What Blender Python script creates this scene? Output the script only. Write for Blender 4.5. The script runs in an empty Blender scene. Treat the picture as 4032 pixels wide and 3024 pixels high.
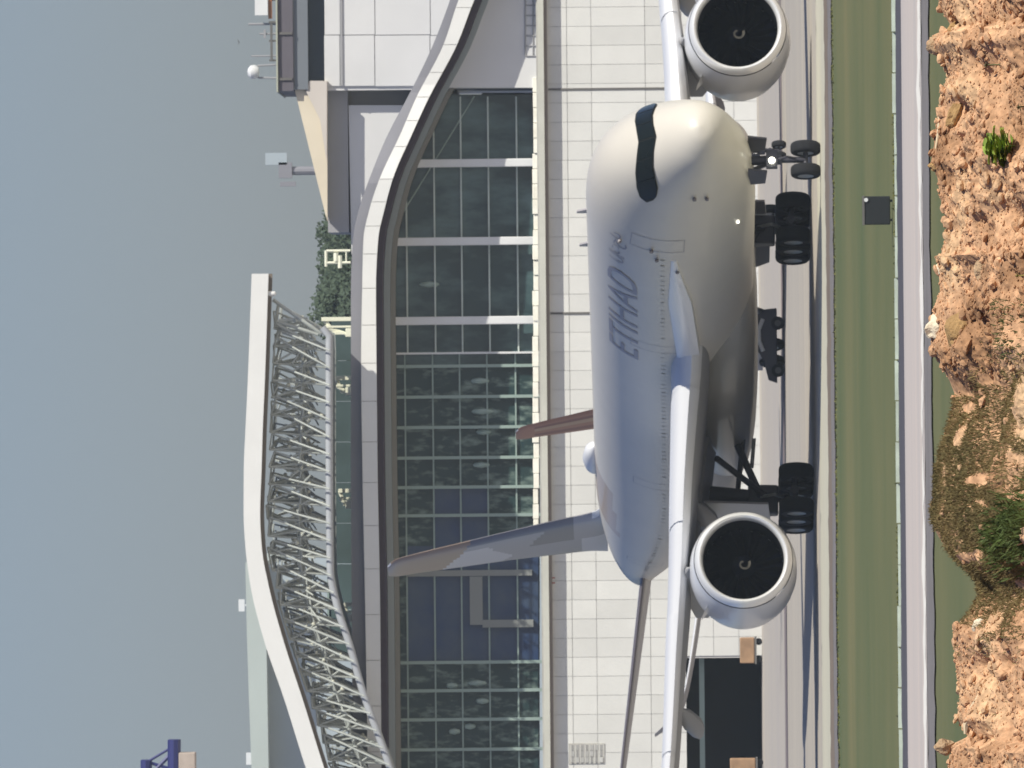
import bpy, bmesh, math, random
from mathutils import Vector, Matrix, noise
R = random.Random(7)
S = bpy.context.scene
COL = S.collection
# ------------------------------------------------------------------ camera
F = 47380.0; HZ = 2600.0; CAMZ = 5.8
PITCH = math.atan((HZ - 2016) / F); ROLL = 0.0096
VIEW = Vector((0, math.cos(PITCH), math.sin(PITCH)))
RT = Vector((1, 0, 0)); UPV = Vector((0, -math.sin(PITCH), math.cos(PITCH)))
ER = -math.sin(ROLL) * RT - math.cos(ROLL) * UPV      # picture right = down in the place (the photo lies on its side)
EU = math.cos(ROLL) * RT - math.sin(ROLL) * UPV
cam = bpy.data.cameras.new('camera'); camo = bpy.data.objects.new('camera', cam); COL.objects.link(camo)
cam.sensor_width = 36; cam.sensor_fit = 'HORIZONTAL'; cam.lens = F / 4032 * 36
cam.clip_start = 1; cam.clip_end = 20000
m = Matrix.Identity(4)
for i in range(3):
    m[i][0] = ER[i]; m[i][1] = EU[i]; m[i][2] = -VIEW[i]
m.translation = Vector((0, 0, CAMZ)); camo.matrix_world = m
S.camera = camo
cam.dof.use_dof = True; cam.dof.focus_distance = 62.0; cam.dof.aperture_fstop = 56.0
def at(px, py, Y):
    """photo pixel -> point in the place at depth Y metres"""
    d = VIEW * F + ER * (px - 2016) + EU * (1512 - py)
    k = Y / d.y
    return Vector((d.x * k, Y, CAMZ + d.z * k))
# ------------------------------------------------------------------ light
SUNV = Vector((0.60, -0.50, 0.60)).normalized()
w = bpy.data.worlds.new('World'); S.world = w; w.use_nodes = True
nt = w.node_tree; bg = nt.nodes['Background']
sk = nt.nodes.new('ShaderNodeTexSky'); sk.sky_type = 'NISHITA'; sk.sun_disc = False
sk.sun_elevation = math.asin(SUNV.z); sk.sun_rotation = math.atan2(SUNV.x, SUNV.y)
sk.air_density = 1.0; sk.dust_density = 1.0; sk.ozone_density = 1.5; sk.altitude = 0
tint = nt.nodes.new('ShaderNodeMix'); tint.data_type = 'RGBA'; tint.blend_type = 'MULTIPLY'; tint.inputs[0].default_value = 1
tint.inputs[7].default_value = (0.96, 1.01, 1.31, 1)
nt.links.new(sk.outputs[0], tint.inputs[6]); nt.links.new(tint.outputs[2], bg.inputs[0]); bg.inputs[1].default_value = 0.0625
sun = bpy.data.lights.new('sun', 'SUN'); sun.energy = 4.9; sun.angle = math.radians(0.53); sun.color = (1, 0.955, 0.83)
suno = bpy.data.objects.new('sun', sun); COL.objects.link(suno)
suno.rotation_euler = SUNV.to_track_quat('Z', 'Y').to_euler(); suno.location = (100, -50, 150)
S.view_settings.view_transform = 'Standard'; S.view_settings.look = 'None'
S.view_settings.exposure = 0.06; S.view_settings.gamma = 1.0; S.view_settings.use_curve_mapping = False
# ------------------------------------------------------------------ materials
MATS = {}
def mat(name, col, rough=0.6, metal=0.0, var=0.0, scale=1.0, stretch=(1, 1, 1), bump=0.0, col2=None, emit=None, coat=0.0, spec=None, detail=5, thr=(0.3, 0.7), bscale=None, alpha=None):
    if name in MATS: return MATS[name]
    M = bpy.data.materials.new(name); M.use_nodes = True; MATS[name] = M
    n = M.node_tree.nodes; l = M.node_tree.links; b = n['Principled BSDF']
    b.inputs['Base Color'].default_value = (*col, 1); b.inputs['Roughness'].default_value = rough
    b.inputs['Metallic'].default_value = metal; b.inputs['Coat Weight'].default_value = coat; b.inputs['Coat Roughness'].default_value = 0.08
    if spec is not None: b.inputs['Specular IOR Level'].default_value = spec
    if emit: b.inputs['Emission Color'].default_value = (*emit[0], 1); b.inputs['Emission Strength'].default_value = emit[1]
    if alpha is not None: b.inputs['Alpha'].default_value = alpha
    if var or col2 or bump:
        geo = n.new('ShaderNodeNewGeometry'); mp = n.new('ShaderNodeMapping'); mp.inputs['Scale'].default_value = [scale * s for s in stretch]
        l.new(geo.outputs['Position'], mp.inputs[0])
        nz = n.new('ShaderNodeTexNoise'); nz.inputs['Scale'].default_value = 1; nz.inputs['Detail'].default_value = detail; nz.inputs['Roughness'].default_value = 0.6
        l.new(mp.outputs[0], nz.inputs[0])
        rp = n.new('ShaderNodeMapRange'); rp.inputs[1].default_value = thr[0]; rp.inputs[2].default_value = thr[1]
        l.new(nz.outputs[0], rp.inputs[0])
        mx = n.new('ShaderNodeMix'); mx.data_type = 'RGBA'
        c2 = col2 if col2 else tuple(c * (1 - var) for c in col)
        mx.inputs[6].default_value = (*col, 1); mx.inputs[7].default_value = (*c2, 1)
        l.new(rp.outputs[0], mx.inputs[0]); l.new(mx.outputs[2], b.inputs['Base Color'])
        if bump:
            nb = nz
            if bscale:
                nb = n.new('ShaderNodeTexNoise'); nb.inputs['Scale'].default_value = bscale; nb.inputs['Detail'].default_value = 6
                l.new(geo.outputs['Position'], nb.inputs[0])
            bp = n.new('ShaderNodeBump'); bp.inputs['Strength'].default_value = bump; bp.inputs['Distance'].default_value = 0.1
            l.new(nb.outputs[0], bp.inputs['Height']); l.new(bp.outputs[0], b.inputs['Normal'])
    return M
WHITEP = mat('warm_white_panel', (0.67, 0.67, 0.645), 0.7, var=0.10, scale=0.35)
_n = WHITEP.node_tree.nodes; _l = WHITEP.node_tree.links; _b = _n['Principled BSDF']; _s = _b.inputs['Base Color'].links[0].from_socket
_oi = _n.new('ShaderNodeObjectInfo'); _mr = _n.new('ShaderNodeMapRange'); _mr.inputs[3].default_value = .93; _mr.inputs[4].default_value = 1.04
_vm = _n.new('ShaderNodeVectorMath'); _vm.operation = 'SCALE'; _l.new(_oi.outputs['Random'], _mr.inputs[0]); _l.new(_s, _vm.inputs[0]); _l.new(_mr.outputs[0], _vm.inputs['Scale']); _l.new(_vm.outputs[0], _b.inputs['Base Color'])
WHITEW = mat('white_render_wall', (0.66, 0.66, 0.66), 0.75, var=0.09, scale=0.25)
JOINT = mat('joint_grey', (0.56, 0.55, 0.54), 0.85)
DARKJ = mat('dark_joint', (0.13, 0.125, 0.12), 0.8)
FASC = mat('white_metal_fascia', (0.76, 0.76, 0.74), 0.5, var=0.06, scale=0.5)
LAV = mat('lavender_grey_metal', (0.25, 0.25, 0.28), 0.5, var=0.1, scale=0.4)
STEEL = mat('olive_grey_steel', (0.48, 0.51, 0.48), 0.6, var=0.25, scale=0.8)
BRN = mat('brown_soffit', (0.17, 0.145, 0.12), 0.7)
CHORD = mat('grey_blue_tube_steel', (0.42, 0.44, 0.47), 0.45, var=0.12, scale=1)
COLM = mat('white_column_paint', (0.72, 0.73, 0.74), 0.5, var=0.08, scale=0.8)
MULL = mat('green_grey_mullion', (0.28, 0.36, 0.33), 0.5)
GLASS = mat('dark_blue_green_glass', (0.020, 0.048, 0.056), 0.06, col2=(0.10, 0.165, 0.17), scale=0.42, stretch=(1.2,1,.5), thr=(.43,.66), bump=0.02, bscale=0.35, spec=0.7)  # paler blotches in the colour stand in for reflections and the interior
GLASSL = mat('mottled_dark_glass', (0.020, 0.044, 0.047), 0.07, col2=(0.27, 0.35, 0.31), scale=1.1, stretch=(2.2,1,.8), thr=(.50,.80), spec=0.5, detail=7)  # stronger blotches, reflections and interior detail painted into the pane colour
GLASSB = mat('blue_reflection_glass', (0.016, 0.04, 0.115), 0.07, col2=(0.05, 0.075, 0.12), scale=0.6, bump=0.02, bscale=0.35, spec=0.6)  # blue reflection in part of the front, put into the glass colour
GREYB = mat('mid_grey_cladding', (0.33, 0.33, 0.345), 0.7, var=0.06, scale=0.3)
MAUVE = mat('mauve_grey_cladding', (0.12, 0.11, 0.13), 0.7, var=0.15, scale=0.3)
SLATE = mat('slate_cladding', (0.17, 0.19, 0.215), 0.6, var=0.1, scale=0.3)
NAVY = mat('navy_glazing', (0.02, 0.03, 0.045), 0.15)
CREAM = mat('cream_render', (0.72, 0.64, 0.50), 0.8, var=0.12, scale=0.3)
PALEB = mat('pale_buff_render', (0.60, 0.55, 0.50), 0.8, var=0.1, scale=0.3)
COPING = mat('bright_metal_coping', (0.95, 0.93, 0.84), 0.3, metal=0.0, col2=(0.78, 0.75, 0.64), scale=1.5, bump=0.3)
GUTT = mat('gutter_grey', (0.36, 0.34, 0.32), 0.6, col2=(0.5, 0.5, 0.46), scale=0.8)
DARKIN = mat('dark_interior', (0.012, 0.014, 0.018), 0.8)
ORANGE = mat('orange_paint', (0.42, 0.26, 0.15), 0.8, var=0.45, scale=1.2)
REDP = mat('dull_red_paint', (0.35, 0.07, 0.06), 0.6)
PALEG = mat('pale_green_cladding', (0.46, 0.52, 0.50), 0.5, var=0.08, scale=0.2)
PALEC = mat('pale_blue_cladding', (0.38, 0.44, 0.48), 0.5, var=0.08, scale=0.2)
CRANEB = mat('crane_blue_paint', (0.02, 0.025, 0.14), 0.5)
CONC = mat('pale_concrete_block', (0.50, 0.42, 0.36), 0.85, var=0.2, scale=1)
# aircraft
BODY = mat('pearl_fuselage_paint', (0.64, 0.60, 0.53), 0.42, coat=0.10, var=0.05, scale=0.6)
BELLY = mat('grey_belly_paint', (0.37, 0.35, 0.31), 0.4, coat=0.2, var=0.1, scale=0.6)
WINGM = mat('wing_white_paint', (0.82, 0.82, 0.83), 0.35, coat=0.2)
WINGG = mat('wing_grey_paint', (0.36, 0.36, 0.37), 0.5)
LIP = mat('polished_lip_metal', (0.93, 0.93, 0.92), 0.26, metal=0.4)
NACW = mat('nacelle_white_paint', (0.72, 0.73, 0.76), 0.3, coat=0.3)
INLET = mat('inlet_black_liner', (0.006, 0.007, 0.012), 0.9, spec=0.15)
FANM = mat('fan_blade_dark', (0.0015, 0.002, 0.005), 1.0, spec=0.0)
SWIRL = mat('spinner_swirl_paint', (0.055, 0.05, 0.04), 0.8)
MASK = mat('black_window_surround', (0.016, 0.017, 0.016), 0.5, spec=.12)
CGLASS = mat('cockpit_glass', (0.008, 0.012, 0.012), 0.12, spec=0.22)
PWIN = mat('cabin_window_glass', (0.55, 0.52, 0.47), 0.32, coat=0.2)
TITLE = mat('slate_title_paint', (0.32, 0.31, 0.35), 0.5)
GOLD = mat('brown_gold_livery', (0.36, 0.23, 0.13), 0.4, coat=0.3)
GOLDL = mat('pale_gold_livery', (0.52, 0.42, 0.32), 0.4, coat=0.3)
REDB = mat('red_brown_livery', (0.42, 0.20, 0.12), 0.5)
REDD = mat('dark_red_brown_livery', (0.26, 0.10, 0.07), 0.5)
REDL = mat('tan_livery', (0.50, 0.33, 0.20), 0.5)
LGREY = mat('light_grey_livery', (0.62, 0.60, 0.62), 0.4, coat=0.3)
MGREY = mat('mid_grey_livery', (0.36, 0.34, 0.36), 0.4, coat=0.3)
DGREY = mat('dark_grey_livery', (0.16, 0.14, 0.15), 0.4, coat=0.3)
TYRE = mat('tyre_rubber', (0.010, 0.011, 0.015), 0.9, var=0.3, scale=4)
HUB = mat('wheel_hub_metal', (0.35, 0.36, 0.36), 0.4, metal=0.6)
GEAR = mat('gear_dark_steel', (0.05, 0.05, 0.065), 0.5, metal=0.3)
GEARL = mat('gear_pale_steel', (0.42, 0.43, 0.42), 0.4, metal=0.4)
LAMPM = mat('lit_landing_light', (1, 1, 0.9), 0.3, emit=((1.0, 0.97, 0.80), 5.0))
# ground
TAXI = mat('taxiway_concrete', (0.49, 0.44, 0.365), 0.85, col2=(0.39, 0.355, 0.315), scale=0.06, stretch=(0.25, 3, 1), bump=0.1)
APRON = mat('apron_concrete', (0.50, 0.45, 0.375), 0.85, col2=(0.41, 0.375, 0.36), scale=0.03, stretch=(0.2, 3, 1), bump=0.1)
STRIP = mat('dark_joint_strip', (0.21, 0.17, 0.17), 0.8)
SHOUL = mat('cream_shoulder_paint', (0.60, 0.57, 0.45), 0.8, var=0.15, scale=0.1, stretch=(0.3, 2, 1))
VERGE = mat('brown_verge', (0.22, 0.17, 0.13), 0.95, var=0.3, scale=0.2)
GRAV = mat('grey_gravel', (0.22, 0.20, 0.195), 0.95, var=0.25, scale=0.5)
GRASS = mat('short_grass', (0.082, 0.110, 0.032), 0.95, col2=(0.175, 0.16, 0.058), scale=0.12, stretch=(0.3, .35, 1), bump=0.15, bscale=3, detail=8, thr=(0.34, 0.72))
BLADE = mat('grass_blade', (0.11, 0.12, 0.04), 0.9, col2=(0.16, 0.15, 0.05), scale=0.10, stretch=(0.25, .8, 1), spec=.1)
DITCH = mat('ditch_shade_dark', (0.085, 0.08, 0.095), 0.9, var=0.2, scale=0.3)
ROAD = mat('pale_road_concrete', (0.61, 0.525, 0.47), 0.85, col2=(0.50, 0.455, 0.43), scale=0.15, stretch=(0.12, 2.5, 1), bump=0.1)
LINEW = mat('white_road_paint', (0.92, 0.88, 0.80), 0.7, var=0.12, scale=1.5)
KERB = mat('pale_green_kerb', (0.62, 0.70, 0.62), 0.8, var=0.35, scale=1.2)
SIGNB = mat('sign_black_back', (0.012, 0.016, 0.02), 0.7)

def soil_mat():
    M = bpy.data.materials.new('red_brown_soil'); M.use_nodes = True
    n = M.node_tree.nodes; l = M.node_tree.links; b = n['Principled BSDF']; b.inputs['Roughness'].default_value = 0.95
    b.inputs['Specular IOR Level'].default_value = 0.15
    geo = n.new('ShaderNodeNewGeometry')
    a = n.new('ShaderNodeTexNoise'); a.inputs['Scale'].default_value = 1.6; a.inputs['Detail'].default_value = 6
    c = n.new('ShaderNodeTexNoise'); c.inputs['Scale'].default_value = 26; c.inputs['Detail'].default_value = 5
    for q in (a, c): l.new(geo.outputs['Position'], q.inputs[0])
    r1 = n.new('ShaderNodeValToRGB'); r1.color_ramp.elements[0].position = 0.36; r1.color_ramp.elements[0].color = (0.35, 0.195, 0.105, 1)
    r1.color_ramp.elements[1].position = 0.64; r1.color_ramp.elements[1].color = (0.60, 0.405, 0.24, 1)
    e = r1.color_ramp.elements.new(0.5); e.color = (0.56, 0.335, 0.195, 1)
    l.new(a.outputs[0], r1.inputs[0])
    r2 = n.new('ShaderNodeMapRange'); r2.inputs[1].default_value = 0.35; r2.inputs[2].default_value = 0.68; r2.inputs[3].default_value = 0.72; r2.inputs[4].default_value = 1.22
    l.new(c.outputs[0], r2.inputs[0])
    mx = n.new('ShaderNodeVectorMath'); mx.operation = 'SCALE'
    l.new(r1.outputs[0], mx.inputs[0]); l.new(r2.outputs[0], mx.inputs['Scale']); l.new(mx.outputs[0], b.inputs['Base Color'])
    bp = n.new('ShaderNodeBump'); bp.inputs['Strength'].default_value = 0.5; bp.inputs['Distance'].default_value = 0.02
    l.new(c.outputs[0], bp.inputs['Height']); l.new(bp.outputs[0], b.inputs['Normal'])
    return M
SOIL = soil_mat()
DRYG = mat('dry_grass_blades', (0.25, 0.185, 0.08), 0.9, col2=(0.13, 0.11, 0.042), scale=5)
GRNG = mat('green_weed_blades', (0.085, 0.13, 0.025), 0.8, col2=(0.05, 0.07, 0.015), scale=6)
LEAFM = mat('weed_leaf_green', (0.34, 0.44, 0.07), 0.6, col2=(0.16, 0.24, 0.04), scale=12)
ROCKT = mat('tan_rock', (0.50, 0.34, 0.20), 0.9, var=0.35, scale=14, bump=0.5)
ROCKW = mat('pale_rock', (0.74, 0.64, 0.48), 0.9, var=0.25, scale=14, bump=0.4)
ROCKO = mat('ochre_rock', (0.42, 0.26, 0.11), 0.9, var=0.3, scale=14, bump=0.5)
STICK = mat('bleached_wood', (0.74, 0.60, 0.40), 0.8, var=0.25, scale=20)
TREEL = mat('far_tree_leaf', (0.055, 0.082, 0.062), 0.9, col2=(0.08, 0.105, 0.07), scale=0.3, spec=.1)
TRUNK = mat('tree_bark', (0.09, 0.07, 0.05), 0.9)

# ------------------------------------------------------------------ builders
class MB:
    def __init__(s): s.v = []; s.f = []; s.m = []; s.mats = []
    def add(s, vs, fs, m=0):
        o = len(s.v); s.v += [tuple(v) for v in vs]
        s.f += [tuple(i + o for i in f) for f in fs]; s.m += [m] * len(fs)
    def box(s, x0, x1, y0, y1, z0, z1, m=0):
        s.add([(x0,y0,z0),(x1,y0,z0),(x1,y1,z0),(x0,y1,z0),(x0,y0,z1),(x1,y0,z1),(x1,y1,z1),(x0,y1,z1)],
              [(0,3,2,1),(4,5,6,7),(0,1,5,4),(1,2,6,5),(2,3,7,6),(3,0,4,7)], m)
    def prism(s, poly, y0, y1, m=0):      # poly: (x,z) list, extruded in depth
        n = len(poly); ar = sum(poly[i][0]*poly[(i+1)%n][1]-poly[(i+1)%n][0]*poly[i][1] for i in range(n))
        if ar < 0: poly = poly[::-1]
        s.add([(x,y0,z) for x,z in poly] + [(x,y1,z) for x,z in poly],
              [tuple(range(n)), tuple(range(2*n-1, n-1, -1))] + [(i, i+n, (i+1)%n+n, (i+1)%n) for i in range(n)], m)
    def tube(s, p, q, r, n=8, r2=None, m=0):
        p = Vector(p); q = Vector(q); d = (q-p).normalized(); r2 = r if r2 is None else r2
        a = d.orthogonal().normalized(); b = d.cross(a)
        vs = [p + (a*math.cos(t)+b*math.sin(t))*r for t in [2*math.pi*i/n for i in range(n)]] + [q + (a*math.cos(t)+b*math.sin(t))*r2 for t in [2*math.pi*i/n for i in range(n)]]
        s.add(vs, [(i,(i+1)%n,(i+1)%n+n,i+n) for i in range(n)] + [tuple(range(n-1,-1,-1)), tuple(range(n,2*n))], m)
    def path(s, pts, r, n=8, m=0):
        pts = [Vector(p) for p in pts]; rings = []
        for i, p in enumerate(pts):
            d = (pts[min(i+1,len(pts)-1)] - pts[max(i-1,0)]).normalized()
            a = d.cross(Vector((0,1,0)));  a = a.normalized() if a.length > 1e-4 else d.orthogonal().normalized()
            b = d.cross(a); rr = r[i] if isinstance(r, (list,tuple)) else r
            rings.append([p + (a*math.cos(2*math.pi*k/n)+b*math.sin(2*math.pi*k/n))*rr for k in range(n)])
        s.loft(rings, m=m)
    def loft(s, rings, m=0, cap=True, closed=True):
        n = len(rings[0]); vs = [v for r in rings for v in r]; fs = []
        for i in range(len(rings)-1):
            for k in range(n if closed else n-1):
                a=i*n+k; b=i*n+(k+1)%n; fs.append((a,b,b+n,a+n))
        if cap: fs.append(tuple(range(n-1,-1,-1))); fs.append(tuple(range(len(vs)-n,len(vs))))
        s.add(vs, fs, m)
    def lathe(s, prof, c, ax='x', n=32, m=0, cap=False):   # prof: (along, radius)
        c = Vector(c); rings = []
        for a, r in prof:
            ring = []
            for k in range(n):
                t = 2*math.pi*k/n; u, v = r*math.cos(t), r*math.sin(t)
                ring.append(c + (Vector((a,u,v)) if ax=='x' else Vector((u,a,v)) if ax=='y' else Vector((u,v,a))))
            rings.append(ring)
        s.loft(rings, m=m, cap=cap)
    def build(s, name, mats, parent=None, smooth=False, kind=None, bevel=0):
        me = bpy.data.meshes.new(name); me.from_pydata(s.v, [], s.f)
        for mm in (mats if isinstance(mats, (list,tuple)) else [mats]): me.materials.append(mm)
        if any(s.m): me.polygons.foreach_set('material_index', s.m)
        bm = bmesh.new(); bm.from_mesh(me)
        bmesh.ops.recalc_face_normals(bm, faces=bm.faces[:]) if len(s.f) < 60000 else None
        bm.to_mesh(me); bm.free()
        if smooth:
            me.polygons.foreach_set('use_smooth', [True]*len(me.polygons))
            me.set_sharp_from_angle(angle=math.radians(40))
        o = bpy.data.objects.new(name, me); COL.objects.link(o)
        if parent: o.parent = parent
        if kind: o['kind'] = kind
        if bevel:
            b = o.modifiers.new('bevel', 'BEVEL'); b.width = bevel; b.segments = 2; b.limit_method = 'ANGLE'
        return o
def tag(o, label, cat, group=None):
    o['label'] = label; o['category'] = cat
    if group: o['group'] = group
    return o
def thing(name, label, cat, loc=(0,0,0), rz=0, group=None):
    o = bpy.data.objects.new(name, None); COL.objects.link(o); o.location = loc; o.rotation_euler = (0,0,rz); o.empty_display_size = 0.5
    return tag(o, label, cat, group)
def inst(src, name, parent, loc=None, rot=None, scale=None):
    o = bpy.data.objects.new(name, src.data); COL.objects.link(o); o.parent = parent
    if loc is not None: o.location = loc
    if rot is not None: o.rotation_euler = rot
    if scale is not None: o.scale = scale
    return o
def interp(tab, x):
    if x <= tab[0][0]: return tab[0][1:] if len(tab[0]) > 2 else tab[0][1]
    for a, b in zip(tab, tab[1:]):
        if x <= b[0]:
            t = (x-a[0])/(b[0]-a[0])
            r = [p+(q-p)*t for p, q in zip(a[1:], b[1:])]
            return r if len(r) > 1 else r[0]
    return tab[-1][1:] if len(tab[0]) > 2 else tab[-1][1]
def smoothi(tab, x):                      # monotone-ish cubic through the table
    n = len(tab)
    if x <= tab[0][0]: return list(tab[0][1:])
    if x >= tab[-1][0]: return list(tab[-1][1:])
    i = next(k for k in range(n-1) if x <= tab[k+1][0])
    x0, x1 = tab[i][0], tab[i+1][0]; h = x1-x0; t = (x-x0)/h; out = []
    def sl(k, j):
        if k == 0 or k == n-1:
            a, b = (0,1) if k == 0 else (n-2,n-1)
            return (tab[b][j]-tab[a][j])/(tab[b][0]-tab[a][0])
        d0 = (tab[k][j]-tab[k-1][j])/(tab[k][0]-tab[k-1][0]); d1 = (tab[k+1][j]-tab[k][j])/(tab[k+1][0]-tab[k][0])
        return 0 if d0*d1 <= 0 else 2*d0*d1/(d0+d1)
    for j in range(1, len(tab[0])):
        p0, p1 = tab[i][j], tab[i+1][j]; m0, m1 = sl(i,j)*h, sl(i+1,j)*h
        out.append((2*t**3-3*t*t+1)*p0+(t**3-2*t*t+t)*m0+(-2*t**3+3*t*t)*p1+(t**3-t*t)*m1)
    return out

# ------------------------------------------------------------------ ground
def sheet(name, y0, y1, z, m, x=3000, jit=0):
    b = MB(); xs = [-x] + ([-22 + .3*i for i in range(148)] if jit else []) + [x]
    j = lambda q, s: jit*(noise.noise(Vector((q*.35, s, 1)))*.8 + noise.noise(Vector((q*1.9, s, 5)))*1.2) if abs(q) < 100 else 0
    vs = [(q, y0+j(q, y0), z) for q in xs] + [(q, y1+j(q, y1), z) for q in xs]; n = len(xs)
    b.add(vs, [(i, i+1, n+i+1, n+i) for i in range(n-1)])
    return b.build(name, m, kind='structure')
K = F * CAMZ
def dy(v): return K / (v - HZ)
sheet('ground', -500, 9000, -0.03, GRASS, x=9000)
sheet('apron', 446, 1100, 0.0, APRON, x=900)
sheet('taxiway', 439, 575, 0.004, TAXI, x=900)
sheet('drain_strip', 561, 573, 0.010, STRIP, x=900)
sheet('taxiway_shoulder', dy(3258), dy(3226), 0.008, SHOUL, x=900, jit=1.6)
sheet('verge', dy(3272), dy(3258), 0.006, VERGE, x=900, jit=2.0)
sheet('gravel_edge', dy(3286), dy(3272), 0.004, GRAV, x=900, jit=2.0)
sheet('ditch_shade_band', dy(3563), dy(3539), 0.004, DITCH, x=900, jit=.8)  # flat dark sheet stands in for the shade of a ditch
sheet('road', dy(3640), dy(3562), 0.008, ROAD, x=900)
sheet('road_edge_line', dy(3637), dy(3627), 0.014, LINEW, x=900, jit=1.9)
sheet('gravel_shoulder', dy(3668), dy(3640), 0.004, GRAV, x=900, jit=1.0)
# low kerb beside the road, chipped pieces
kb = thing('kerb', 'thin pale broken kerb line between the grass and the road', 'kerb', (0, 293.6, 0))
k0 = MB(); k0.box(-0.49, 0.49, -0.12, 0.12, -0.05, 0.055); ks = None
for i in range(44):
    x = -22 + i
    s = (R.uniform(.97,1.01), 1, R.uniform(0.6, 1.5))
    if ks is None: ks = k0.build('kerbstone', KERB, kb, bevel=0.02); ks.location = (x, 0, 0)
    else: inst(ks, 'kerbstone', kb, (x, R.uniform(-.1,.1), 0), scale=s)
# grass tufts
gm = MB()
for i in range(1400):
    if i < 2000: y = dy(R.choice((3288, 3526))+R.uniform(-3,3))
    else: y = dy(R.uniform(3668, 3790))
    x = R.uniform(-1, 1) * y * 0.037
    h = R.uniform(0.0, 0.035) * (2 if R.random() < 0.03 else 1); wd = R.uniform(0.03, 0.07)
    a = R.uniform(0, math.pi); dx, dyy = math.cos(a)*wd, math.sin(a)*wd
    gm.add([(x-dx,y-dyy,-0.03),(x+dx,y+dyy,-0.03),(x+R.uniform(-.06,.06),y,h)], [(0,1,2)])
gr = gm.build('grass', BLADE, kind='stuff'); tag(gr, 'short olive green grass between the taxiway and the road', 'grass')

# ------------------------------------------------------------------ terminal
YF = 705.0
T = thing('terminal_building', 'white airport terminal with dark glass front and panelled lower wall', 'building', (0, YF, 0))
def tb(b, name, m, smooth=False, bevel=0, kind=None):
    o = b.build(name, m, T, smooth=smooth, bevel=bevel, kind=kind); o.location = (0, -YF, 0); return o
def rect(b, px0, px1, py0, py1, Y0, Y1, m=0):     # px: height span, py: lateral span
    c = at((px0+px1)/2, (py0+py1)/2, Y0)
    z1 = at(px0, (py0+py1)/2, Y0).z; z0 = at(px1, (py0+py1)/2, Y0).z
    x1 = at((px0+px1)/2, py0, Y0).x; x0 = at((px0+px1)/2, py1, Y0).x
    b.box(x0, x1, Y0, Y1, z0, z1, m)
def poly(b, pts, Y0, Y1, m=0):
    b.prism([(p.x, p.z) for p in [at(a, c, Y0) for a, c in pts]], Y0, Y1, m)
def level(v): return at(v, 1512, YF).z
X0, X1 = at(2500, 3150, YF).x, at(2500, -420, YF).x
XO = at(2850, 2590, YF).x                        # right jamb of the dark opening
ZO = level(2690)
# lower wall
b = MB(); b.box(XO, X1, YF+0.10, YF+12, -0.03, level(2163)); b.box(X0, XO, YF+0.10, YF+12, ZO, level(2163)); tb(b, 'wall_core', JOINT)
rows = [2166, 2244, 2340, 2552, 2695, 2800, 2900, 3000]
bigj = [at(2350, 350, YF).x, at(2350, 1232, YF).x]
pan = {}
step = 1.12; cnt = 0; stuffp = MB()
xs = []
x = bigj[1]
while x > X0: xs.append(x); x -= step
x = bigj[1] + step
while x < X1: xs.append(x); x += step
xs.sort()
vent = (at(2240, 2935, YF), at(2382, 3010, YF))
for a, c in zip(xs, xs[1:]):
    for r0, r1 in zip(rows, rows[1:]):
        z1, z0 = level(r0)-0.012, max(level(r1)+0.012, 0.0)
        if c <= XO + 0.9 and z0 < ZO: z0 = ZO
        if z1 - z0 < 0.15: continue
        key = (round(z1-z0, 2),)
        gap = 0.010
        if cnt >= 280 or r0 >= 2695:
            stuffp.box(a+gap, c-gap, YF+0.03+R.uniform(0,.012), YF+0.12, z0, z1); continue
        if key not in pan:
            q = MB(); q.box(gap, step-gap, 0, 0.12, 0, key[0]); o = q.build('wall_panel', WHITEP, T); pan[key] = o
        else: o = inst(pan[key], 'wall_panel', T)
        o.location = (a, R.uniform(0.0, 0.014), z0); cnt += 1
o = tb(stuffp, 'wall_panel_lower_courses', WHITEP); o['kind'] = 'stuff'
for xj in bigj:
    b = MB(); b.box(xj-0.06, xj+0.06, YF-0.05, YF+0.06, 0, level(2170)); tb(b, 'movement_joint_cover', DARKJ)
# dark opening on the left
b = MB(); b.box(X0, XO, YF+9, YF+9.2, -0.02, ZO); b.box(XO-0.02, XO+0.02, YF+0.12, YF+9, -0.02, ZO); b.box(X0, XO, YF+0.12, YF+9, ZO-0.05, ZO); tb(b, 'loading_bay_recess', DARKIN)
for vv in (2765,):
    b = MB(); z = at(vv, 2850, YF).z; b.box(X0, XO, YF+1.0, YF+1.4, z-.15, z+.15); tb(b, 'bay_beam', MULL)
# vent grille
g = at(2310, 2967, YF)
b = MB(); b.box(g.x-.6, g.x+.6, YF-.04, YF+.08, g.z-1.05, g.z+1.05); o = tb(b, 'vent_grille_frame', GUTT)
s0 = None
for i in range(7):
    for j in range(3):
        if s0 is None:
            q = MB(); q.box(-.16, .16, -.03, .03, -.1, .1); s0 = q.build('vent_slat', mat('grille_slat', (0.52,0.52,0.50), .6), T)
            s0.location = (g.x-.36, -.06, g.z-.85)
        else: inst(s0, 'vent_slat', T, (g.x-.36+.36*j, -.06, g.z-.85+i*.28), rot=(R.uniform(.2,.6), 0, 0))
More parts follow.
